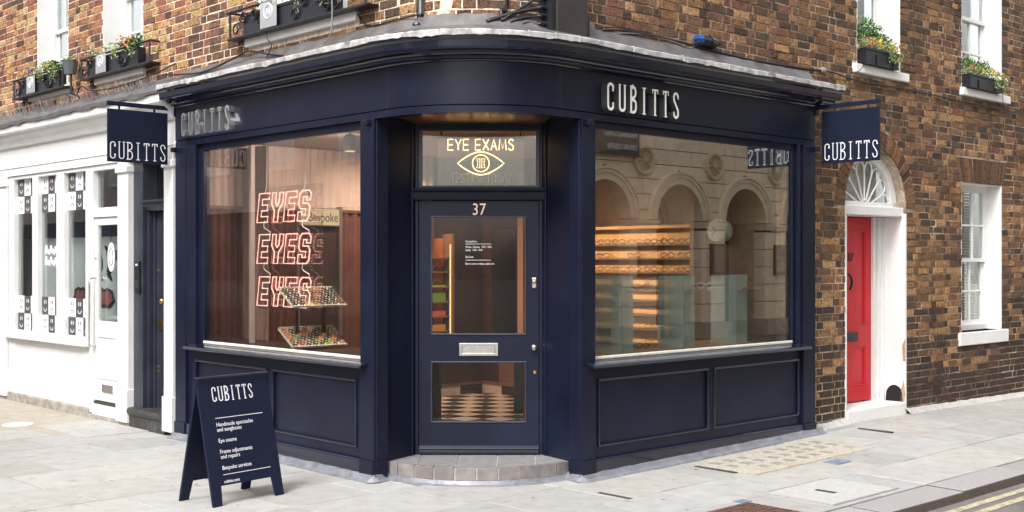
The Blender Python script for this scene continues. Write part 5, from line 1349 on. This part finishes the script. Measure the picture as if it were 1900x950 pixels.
# ------------------------------------------------------------------ across the right-hand street: stone leisure centre with arches
YO = -9.5
lc = thing('leisure_centre', 'warm stone public building with round arches and wheel roundels across the street', 'building', FR, (13, YO - 3, 0))
def flip(pts): return pts
PER, AX0, ZS, RI, RO = 2.35, 10.85, 2.55, .76, 1.03
rl_ = random.Random(8)
blocks = MB(FR); rings = MB(FR)
def blk(pts, d=.0):
    q = rl_.uniform(.92, 1.06); blocks.col = (.78 * q, .64 * q, .46 * q)
    blocks.prism([(x, z) for x, z in pts][::-1], YO - .3, YO + rl_.uniform(-.004, .004) + d)
ks = range(-6, 14)
for k in ks:
    c = AX0 + k * PER; cn = c + PER
    # piers and spandrels in courses
    z = .35; row = 0
    while z < 6.2:
        h = .40 if z < 2.4 else .315
        a, b_ = z + .008, z + h - .008
        def edge(zz, r=RO - .02): return r if zz < ZS else (math.sqrt(max(0, r * r - (zz - ZS) ** 2)) if zz < ZS + r else 0)
        r = RI if z < 2.3 else RO - .02
        zz = [a + (b_ - a) * i / 4 for i in range(5)]
        L = [(c + edge(v, r), v) for v in zz]; Rr = [(cn - edge(v, r), v) for v in zz]
        mid = (L[0][0] + Rr[0][0]) / 2 + (.0 if row % 2 else .19)
        if a < ZS + RO:
            if row % 2 == 0 or a > ZS + .4:
                blk([*[(x, v) for x, v in L], (mid - .006, b_), (mid - .006, a)]); blk([(mid + .006, a), (mid + .006, b_), *[(x, v) for x, v in Rr[::-1]]])
            else: blk([*L, *Rr[::-1]])
        else:
            n = 3; o = (row % 2) * .39
            for i in range(n): xa = c + o + PER * i / n; blk([(xa + .006, a), (xa + .006, b_), (xa + PER / n - .006, b_), (xa + PER / n - .006, a)])
        z += h; row += 1
    # archivolt, deep intrados, imposts
    for (r0, r1, ya, yb, q) in ((RI, RO - .13, YO - .9, YO + .035, 1.), (RO - .13, RO - .05, YO - .3, YO + .055, 1.05), (RO - .05, RO, YO - .3, YO + .08, 1.08)):
        rings.col = (.72 * q, .59 * q, .42 * q); n = 20
        pts = [(c + r1 * math.cos(PI * i / n), ZS + r1 * math.sin(PI * i / n)) for i in range(n + 1)] + [(c + r0 * math.cos(PI * i / n), ZS + r0 * math.sin(PI * i / n)) for i in range(n, -1, -1)]
        rings.prism(pts[::-1], ya, yb)
    rings.col = (.64, .51, .35)
    rings.box(c + RI - .02, cn - RI + .02, YO - .5, YO + .07, ZS - .09, ZS - .02); rings.box(c + RI - .01, cn - RI + .01, YO - .5, YO + .045, ZS - .16, ZS - .09)
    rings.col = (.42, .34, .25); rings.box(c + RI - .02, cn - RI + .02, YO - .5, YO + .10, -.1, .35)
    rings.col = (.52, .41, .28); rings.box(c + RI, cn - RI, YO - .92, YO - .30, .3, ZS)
    # roundel with spokes
    cx_ = c + PER / 2; czr = 3.75; rings.col = (.62, .49, .33)
    rings.lathe([(.0, .0), (.225, .0), (.235, .05), (.275, .07), (.31, .05), (.31, -.02), (.0, -.02)], (cx_, YO + .01, czr), 'y', 24)
    for i in range(10):
        a = 2 * PI * i / 10; rings.tube([(cx_ + .05 * math.cos(a), YO + .035, czr + .05 * math.sin(a)), (cx_ + .23 * math.cos(a), YO + .035, czr + .23 * math.sin(a))], .017, 5)
    rings.lathe([(.0, .08), (.04, .07), (.055, .0)], (cx_, YO + .01, czr), 'y', 12)
    # recess with dark doors and a fanlight
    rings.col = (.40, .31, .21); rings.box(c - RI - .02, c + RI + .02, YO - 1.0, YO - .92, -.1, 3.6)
    d = MB(FR).box(c - .55, c + .55, YO - .92, YO - .86, 0, 2.35).build('doors', DOORDK, lc)
    for s in (-.27, .27):
        for za, zb in ((.25, .95), (1.1, 2.2)): bx('panel', DOORDK, d, FR, c + s - .2, c + s + .2, YO - .861, YO - .845, za, zb)
    fan_ = MB(FR)
    for i in range(1, 6):
        a = PI * i / 6; fan_.tube([(c + .1 * math.cos(a), YO - .90, 2.5 + .1 * math.sin(a)), (c + .52 * math.cos(a), YO - .90, 2.5 + .52 * math.sin(a))], .015, 4)
    fan_.tube([(c + .54 * math.cos(PI * i / 12), YO - .9, 2.5 + .54 * math.sin(PI * i / 12)) for i in range(13)], .025, 5)
    fan_.build('fanlight', STONE, lc)['kind'] = 'stuff'
tag(blocks.build('stone_blocks', STONE, lc, colattr=True, bevel=.0), kind='stuff')
tag(rings.build('arch_mouldings', STONE, lc, colattr=True), kind='stuff')
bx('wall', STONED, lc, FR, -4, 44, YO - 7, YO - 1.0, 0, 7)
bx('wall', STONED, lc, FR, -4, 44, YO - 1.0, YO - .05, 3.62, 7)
MB(FR).box(-4, 44, YO - .3, YO + .35, 6.2, 6.6).build('cornice', STONE, lc)
for c_, txt in ((14.5, ''), (16.9, ''), (12.1, '')):
    t = thing('notice_board', {14.5: 'oak framed notice board on the stone pier under the second roundel', 16.9: 'oak framed notice board on the stone pier under the third roundel', 12.1: 'oak framed notice board on the stone pier under the first roundel'}[c_], 'notice board', FR, (c_, YO + .05, 1.4))
    bx('frame', pm('oak frame', (.14, .05, .025), .5), t, FR, c_ - .26, c_ + .26, YO + .005, YO + .05, 1.36, 2.06)
    bx('notice', pm('notice paper', (.2, .16, .13), .7), t, FR, c_ - .2, c_ + .2, YO + .051, YO + .055, 1.43, 1.99)
t = thing('wall_sign', 'dark green sign lettered MARSHALL STREET LEISURE CENTRE on the stone building', 'sign', FR, (11.15, YO + .1, 3.9))
bx('board', GREENB, t, FR, 10.50, 11.78, YO + .08, YO + .11, 3.80, 4.42)
for z, s_ in ((4.17, 'MARSHALL STREET'), (3.92, 'LEISURE CENTRE')): text_mesh(s_, .15, .002, FR, (11.70, YO + .113, z), (-1, 0, 0), sx=.80).build('lettering', PRINT, t)
# pavement across the street
tag(MB(FR).box(-6, 44, YO - 1, -7.3, -.14, -.005).build('far_pavement', BED, base=(10, -8, -.1)), kind='structure')
# building across the left-hand street and its neighbour
lb_ = thing('rendered_building', 'pale rendered terrace with dark ground floor shopfronts across the left street', 'building', FL, (-12, -10, 0))
bx('wall', PALEF, lb_, FL, -40, -1.5, -14, -8.0, 2.75, 7)
bx('ground_floor', SHOPDK, lb_, FL, -40, -1.5, -14, -8.02, -.1, 2.75)
for i in range(14):
    x = -38 + i * 2.6
    w = MB(FL).box(x, x + 1.0, -8.01, -7.96, 3.6, 5.3).build('window', WHITE, lb_); bx('pane', G_WIN, w, FL, x + .08, x + .92, -7.965, -7.95, 3.68, 5.22)
    bx('shop_window', G_WIN, lb_, FL, x - .4, x + 1.6, -8.03, -7.99, .6, 2.5)
tag(MB(FL).box(-40, -1.5, -8, -6.6, -.14, -.005).build('far_pavement', BED, base=(-10, -7, -.1)), kind='structure')
wb_ = thing('rear_building', 'plain pale corner building behind the street corner, beyond the leisure centre', 'building', FL, (20, -24, 0))
bx('wall', PALEF, wb_, FL, -20, 9, -34, -26, -.1, 10)

# ------------------------------------------------------------------ window boxes, ironwork and plants
rp = random.Random(31)
def leaves(M, clumps, n, size, pal, mb=None):
    """n small leaf faces scattered through ellipsoid clumps (cx, cy, cz, rx, ry, rz)"""
    mb = mb or MB(M)
    for i in range(n):
        c = rp.choice(clumps); u = Vector((rp.gauss(0, 1), rp.gauss(0, 1), rp.gauss(0, 1))).normalized() * (rp.random() ** .45)
        p = Vector((c[0] + u.x * c[3], c[1] + u.y * c[4], c[2] + u.z * c[5]))
        a = Vector((rp.gauss(0, 1), rp.gauss(0, 1), rp.gauss(0, 1) + .3)).normalized(); b = a.cross(Vector((rp.gauss(0, 1), rp.gauss(0, 1), rp.gauss(0, 1)))).normalized()
        s = size * rp.uniform(.6, 1.3); col = rp.choice(pal); q = rp.uniform(.65, 1.35); mb.col = tuple(v * q for v in col)
        k = len(mb.v)
        nrm = a.cross(b) * s * .18
        for t in (-a * s, b * s * .45 + nrm, a * s, -b * s * .45 + nrm): mb.V(p + t)
        mb.F((k, k + 1, k + 2)); mb.F((k, k + 2, k + 3))
    return mb
GRN = [(.07, .17, .02), (.045, .12, .018), (.10, .22, .03), (.03, .08, .015)]
LIM = [(.26, .32, .10), (.18, .26, .06), (.33, .36, .16), (.12, .20, .05), (.42, .42, .26)]
def plants(M, label, x0, x1, y, z, tall, flowers, n=420):
    t = thing('flowering_plants', label, 'plants', M, ((x0 + x1) / 2, y, z))
    w = x1 - x0
    if tall:
        cl = [(x0 + w * f, y + .02, z + h * .55, .15, .10, h * .5) for f, h in tall]
        tag(leaves(M, cl, n, .021, GRN).build('shrub_leaves', LEAF1, t, colattr=True), kind='stuff')
        for f, h in tall: MB(M).tube([(x0 + w * f, y, z - .05), (x0 + w * f, y, z + h * .6)], .008, 5).build('stem', WOODM, t)
    cl = [(x0 + w * (i + .5) / 7, y - .05, z + .03 + rp.uniform(-.01, .05), .10, .08, .065) for i in range(7)]
    cl += [(x1 - .03, y - .12, z - .06, .07, .05, .10), (x0 + w * .7, y - .14, z - .05, .06, .04, .08)]
    tag(leaves(M, cl, n, .017, LIM).build('trailing_leaves', LEAF2, t, colattr=True), kind='stuff')
    mb = MB(M)
    for cols, f0, f1, k in flowers: leaves(M, [(x0 + w * (f0 + f1) / 2, y - .08, z + .07, w * (f1 - f0) / 2, .07, .06)], k, .017, cols, mb)
    tag(mb.build('flowers', PETAL, t, colattr=True), kind='stuff')
YE = [(.8, .55, .03), (.85, .42, .02)]; RE_ = [(.65, .05, .02), (.75, .16, .04)]; PU = [(.10, .04, .30), (.16, .07, .42)]; OR = [(.8, .25, .03)]
def trough(M, label, x0, x1, y0, y1, z0, z1):
    t = thing('window_box', label, 'window box', M, ((x0 + x1) / 2, (y0 + y1) / 2, z0))
    MB(M).grid([x0, x0 + .015, x1 - .015, x1], [y0, y0 + .015, y1 - .015, y1], 0, 1)
    bx('front', BLACK, t, M, x0, x1, y0, y0 + .015, z0, z1); bx('back', BLACK, t, M, x0, x1, y1 - .015, y1, z0, z1)
    bx('end', BLACK, t, M, x0, x0 + .015, y0 + .015, y1 - .015, z0, z1); bx('end', BLACK, t, M, x1 - .015, x1, y0 + .015, y1 - .015, z0, z1)
    bx('soil', SOIL, t, M, x0 + .015, x1 - .015, y0 + .015, y1 - .015, z0 + .002, z1 - .02)
    bx('rim', BLACK, t, M, x0 - .006, x1 + .006, y0 - .008, y0 + .0, z1 - .025, z1 + .003, bevel=.004)
    return t
t = trough(FR, 'black window box with boxwood on the sill over the red door', 4.20, 4.85, .02, .22, 3.692, 3.855)
for f in (.3, .8): bx('bracket', BLACK, t, FR, 4.20 + .65 * f, 4.225 + .65 * f, .006, .019, 3.692, 3.80)
plants(FR, 'dense box shrubs with red berries, yellow pansies and trailing ivy over the red door', 4.18, 4.86, .12, 3.85, [(.12, .34), (.35, .36), (.62, .30), (.8, .2)], [(RE_, 0, .3, 40), (YE, .3, .6, 45), (PU, .8, 1., 14), (YE, .75, 1, 18)], 900)
t = trough(FR, 'black window box with small shrubs on the rightmost upper sill', 6.46, 7.30, .02, .22, 3.682, 3.835)
for f in (.25, .75): bx('bracket', BLACK, t, FR, 6.46 + .84 * f, 6.485 + .84 * f, .006, .019, 3.682, 3.78)
plants(FR, 'small green shrubs with orange and yellow flowers on the rightmost upper sill', 6.44, 7.34, .12, 3.83, [(.2, .24), (.45, .2), (.7, .22)], [(OR, 0, .4, 30), (YE, .4, .9, 45), (PU, .6, .7, 8)], 600)
def scroll(M, x, y, z, h, s, r=.009):
    """an S of wrought iron"""
    pts = []
    for i in range(13): a = R_(-60 + i * 35); q = .10 + .012 * i; pts.append((x + s * (q * h * math.cos(a) * 1.1 - .02), y, z + h * .72 + q * h * math.sin(a)))
    pts2 = []
    for i in range(13): a = R_(120 + i * 35); q = .10 + .012 * i; pts2.append((x + s * (q * h * math.cos(a) * 1.1 + h * .45), y, z + h * .28 + q * h * math.sin(a)))
    return pts, pts2
def guard(label, x0, x1, y0, z0, z1, plate, ring, letter, sc):
    t = thing('window_guard', label, 'window guard', FL, ((x0 + x1) / 2, y0, z0))
    bx('shelf', BLACK, t, FL, x0 - .02, x1 + .02, y0 - .01, YB - .01, z0 - .02, z0, bevel=.003)
    for z in (z1,): MB(FL).tube(smooth_path([(x0, YB, z), (x0, y0 + .03, z), (x0 + .03, y0, z), ((x0 + x1) / 2, y0, z), (x1 - .03, y0, z), (x1, y0 + .03, z), (x1, YB, z)], 4), .011, 6).build('top_rail', BLACK, t)
    for x in (x0 + .01, x1 - .01): MB(FL).tube([(x, y0 + .004, z0 - .02), (x, y0 + .004, z1)], .011, 6).build('post', BLACK, t)
    for k, x in enumerate(sc):
        for p in scroll(FL, x, y0 + .006, z0, z1 - z0, 1 if k % 2 else -1): MB(FL).tube(p, .009, 5).build('scroll', BLACK, t)
    bx('plate', CHROME, t, FL, plate[0], plate[1], y0 - .012, y0 - .004, z0 + .005, z1 - .0, bevel=.002)
    cx_, cz_ = (plate[0] + plate[1]) / 2, (z0 + z1) / 2 + .03
    MB(FL).tube([(cx_ + ring * math.cos(2 * PI * i / 22), y0 - .0135, cz_ + ring * math.sin(2 * PI * i / 22)) for i in range(22)], .006, 5, True).build('ring', PRINT, t)
    text_mesh(letter, .075, .001, FL, (cx_, y0 - .0135, cz_ - .027), align='CENTER').build('lettering', PRINT, t)
guard('black wrought iron window guard with ringed N plate over the left shop window', -2.16, -.10, .0, 3.69, 3.92, (-1.62, -1.36), .062, 'N', (-1.95, -1.72, -1.0, -.75, -.4))
guard('black iron window guard over the white shop, nearer the navy cornice', -5.32, -3.70, -.0, 3.68, 3.885, (-4.92, -4.68), .058, 'R', (-5.15, -4.45, -4.2))
guard('black iron window guard over the white shop, farther from the navy cornice', -7.25, -5.80, -.0, 3.66, 3.865, (-6.82, -6.58), .058, 'R', (-7.05, -6.35, -6.1))
trough(FL, 'black trough inside the iron guard with the N plate', -1.95, -.55, .02, .105, 3.695, 3.88)
trough(FL, 'black trough inside the guard nearer the navy cornice', -5.2, -4.0, .02, .105, 3.685, 3.865)
trough(FL, 'black trough inside the guard farther from the navy cornice', -7.15, -5.95, .02, .105, 3.665, 3.85)
plants(FL, 'pale trailing plants with an orange-red clump in the guard nearer the cornice', -5.2, -4.0, .08, 3.88, [(.72, .10), (.85, .14)], [(RE_, .62, .95, 46), (OR, .65, .95, 20), (PU, .0, .2, 16), (YE, .3, .5, 10)], 420)
plants(FL, 'yellow-green plants with purple flowers in the guard farther from the cornice', -7.15, -5.95, .08, 3.86, [(.65, .16), (.8, .12)], [(PU, .25, .5, 30), (YE, .55, .9, 22), (RE_, .0, .2, 14)], 420)
plants(FL, 'pale sprigs in the trough behind the N plate', -1.7, -.6, .07, 3.87, None, [(PRINT and [(.7, .7, .6)], .4, .9, 14)], 120)
t = thing('small_planter', 'small grey bracketed planter between the two left window guards', 'planter', FL, (-5.66, .0, 3.66))
MB(FL).lathe([(.0, 0), (.06, .0), (.085, .14), (.09, .15), (.0, .15)], (-5.60, -.0, 3.76), n=10).build('pot', pm('grey tin', (.10, .11, .12), .5), t)
MB(FL).tube([(-5.60, .01, 3.77), (-5.60, .01, 3.55), (-5.60, .12, 3.52)], .012, 6).build('bracket', BLACK, t)
tag(leaves(FL, [(-5.60, -.0, 3.93, .10, .08, .05)], 110, .017, LIM).build('leaves', LEAF2, t, colattr=True), kind='stuff')
# bird spikes along the white shop ledge
mb = MB(FL)
for i in range(230):
    x = -8.0 + i * .0185 + rp.uniform(-.01, .01); y = rp.uniform(.02, .08)
    mb.tube([(x, y, 3.42), (x + rp.uniform(-.06, .06), y - rp.uniform(-.02, .06), 3.42 + rp.uniform(.08, .16))], .0022, 3)
tag(mb.build('bird_spikes', CABLEG), kind='stuff')

# ------------------------------------------------------------------ cabinet, cables and pipes above the cornice
t = thing('junction_cabinet', 'dark brown steel junction cabinet on the brickwork above the shop corner', 'cabinet', FR, (-.14, .03, 3.42))
MB(FR).box(-.30, .03, -.03, .125, 3.40, 3.95).build('body', CABINET, t, bevel=.004)
bx('side_strip', BLACK, t, FR, -.345, -.301, -.01, .125, 3.40, 3.95)
for z in (3.47, 3.53, 3.59, 3.66): MB(FR).lathe([(.0, -.05), (.018, -.05), (.02, .0), (.0, .0)], (-.345, .05, z), 'x', 10).build('gland', BLACK, t)
MB(FR).box(.036, .115, .02, .125, 3.435, 3.60).build('side_box', BLACK, t, bevel=.012)
def cable(label, pts, r, mat=RUBBER, M=FR, cat='cable'):
    pts = smooth_path(pts, 5); p0 = min(pts, key=lambda p: p.z)
    return tag(MB(M).tube(pts, r, 6).build('cable', mat, base=tuple(p0), smooth=True), label, cat)
def onR(l, off=.09): return [(at(FR, px, py, off)[0], off, at(FR, px, py, off)[1]) for px, py in l]
def onL(l, off=.09): return [(at(FL, px, py, off)[0], off, at(FL, px, py, off)[1]) for px, py in l]
cable('long black cable sagging along the brick wall to the right edge', onR([(1118, 56), (1160, 57), (1240, 72), (1300, 88), (1400, 112), (1500, 128), (1540, 133), (1600, 152), (1680, 165), (1780, 187), (1900, 213), (1990, 236)]), .0085)
cable('thin grey cable running beside the long black cable', onR([(1100, 64), (1180, 62), (1245, 76), (1275, 88), (1292, 84), (1296, 70)]), .005, CABLEG)
cable('second thin black cable under the long black cable', onR([(1090, 60), (1130, 50), (1200, 62), (1320, 92), (1420, 118), (1530, 134)], .095), .005)
cable('thin wire hanging in front of the sill over the red door', onR([(1596, 105), (1602, 122), (1582, 142)], -.02), .0035)
cable('thin wire hanging in front of the rightmost upper sill', onR([(1858, 165), (1862, 200), (1862, 236)], -.02), .0035)
t = thing('cable_splice', 'cable splice wrapped in blue tape on the long black cable', 'cable splice', FR, onR([(1312, 78)], .07)[0])
q = onR([(1292, 72), (1308, 76), (1318, 78), (1335, 80)], .07)
MB(FR).tube(q, [.03, .045, .042, .018], 9).build('sleeve', RUBBER, t); MB(FR).tube([q[0], ((q[0][0] + q[1][0]) / 2, .07, (q[0][2] + q[1][2]) / 2 + .004)], [.036, .047], 9).build('tape', BLUETAPE, t)
for k in range(3): MB(FR).tube([(q[2][0] + .02 * k, .07 - .05 * math.sin(a), q[2][2] + .043 * math.cos(a) - .004 * k) for a in [2 * PI * i / 10 for i in range(10)]], .007, 4, True).build('coil', RUBBER, t)
tag(MB(FR).lathe([(.0, -.04), (.022, -.035), (.03, .0), (.022, .035), (.0, .04)], (onR([(1527, 130)])[0]), 'x', 8).build('cable_clip', CABLEG, base=onR([(1527, 130)])[0]), 'pale clip joining cables at the right end of the lead apron', 'cable clip')
def arcp(deg, z, out=.03): a = R_(deg); return (.175 + (RB + out) * math.cos(a), .92 + (RB + out) * math.sin(a), z)
for k, (z, d, e) in enumerate(((3.66, -30, 3.47), (3.59, -38, 3.455), (3.53, -26, 3.46), (3.47, -20, 3.45))):
    cable(['top', 'second', 'third', 'lowest'][k] + ' black cable leaving the cabinet side over the lead', [(*rl(-.39, .05), z), arcp(-12, z - .01, .06), arcp((d - 10) / 2, (z + e) / 2 + .01, .05), arcp(d, e, .07)], (.012, .018, .010, .012)[k], M=FL)
cable('black pipe down the brick corner left of the cabinet', [arcp(-27, 4.4), arcp(-27, 3.62), arcp(-30, 3.56), arcp(-30, 3.46, .06)], .016, M=FL, cat='pipe')
for k in range(3): cable(('left black', 'middle grey', 'right black')[k] + ' cable of the bundle down the brick corner', [arcp(-76 + k * 1.6, 4.4, .02), arcp(-75.5 + k * 1.6, 3.55, .02), arcp(-75 + k * 1.4, 3.46, .08)], .011, CABLEG if k == 1 else RUBBER, FL)
cable('black cable looping over the lead under the N plate guard', onL([(309, 139), (375, 134), (434, 108), (462, 95), (500, 101), (526, 103)], .03), .009, M=FL)
cable('thin black wire along the brick course right of the N plate sill', onL([(664, 25), (672, 40), (690, 48), (730, 38), (780, 26)], .09), .006, M=FL)
cable('thin wire hanging down past the N plate guard', onL([(616, -10), (616, 45), (612, 66), (602, 80)], -.02), .005, CABLEG, FL)
cable('pair of thin wires hanging below the N plate sill', onL([(494, 55), (496, 72), (504, 84), (494, 108)], .02), .005, M=FL)
cable('tangled black cable over the ledge between the left guards', onL([(130, 168), (142, 176), (150, 160), (170, 168), (215, 162), (280, 140), (325, 118)], .0), .007, M=FL)
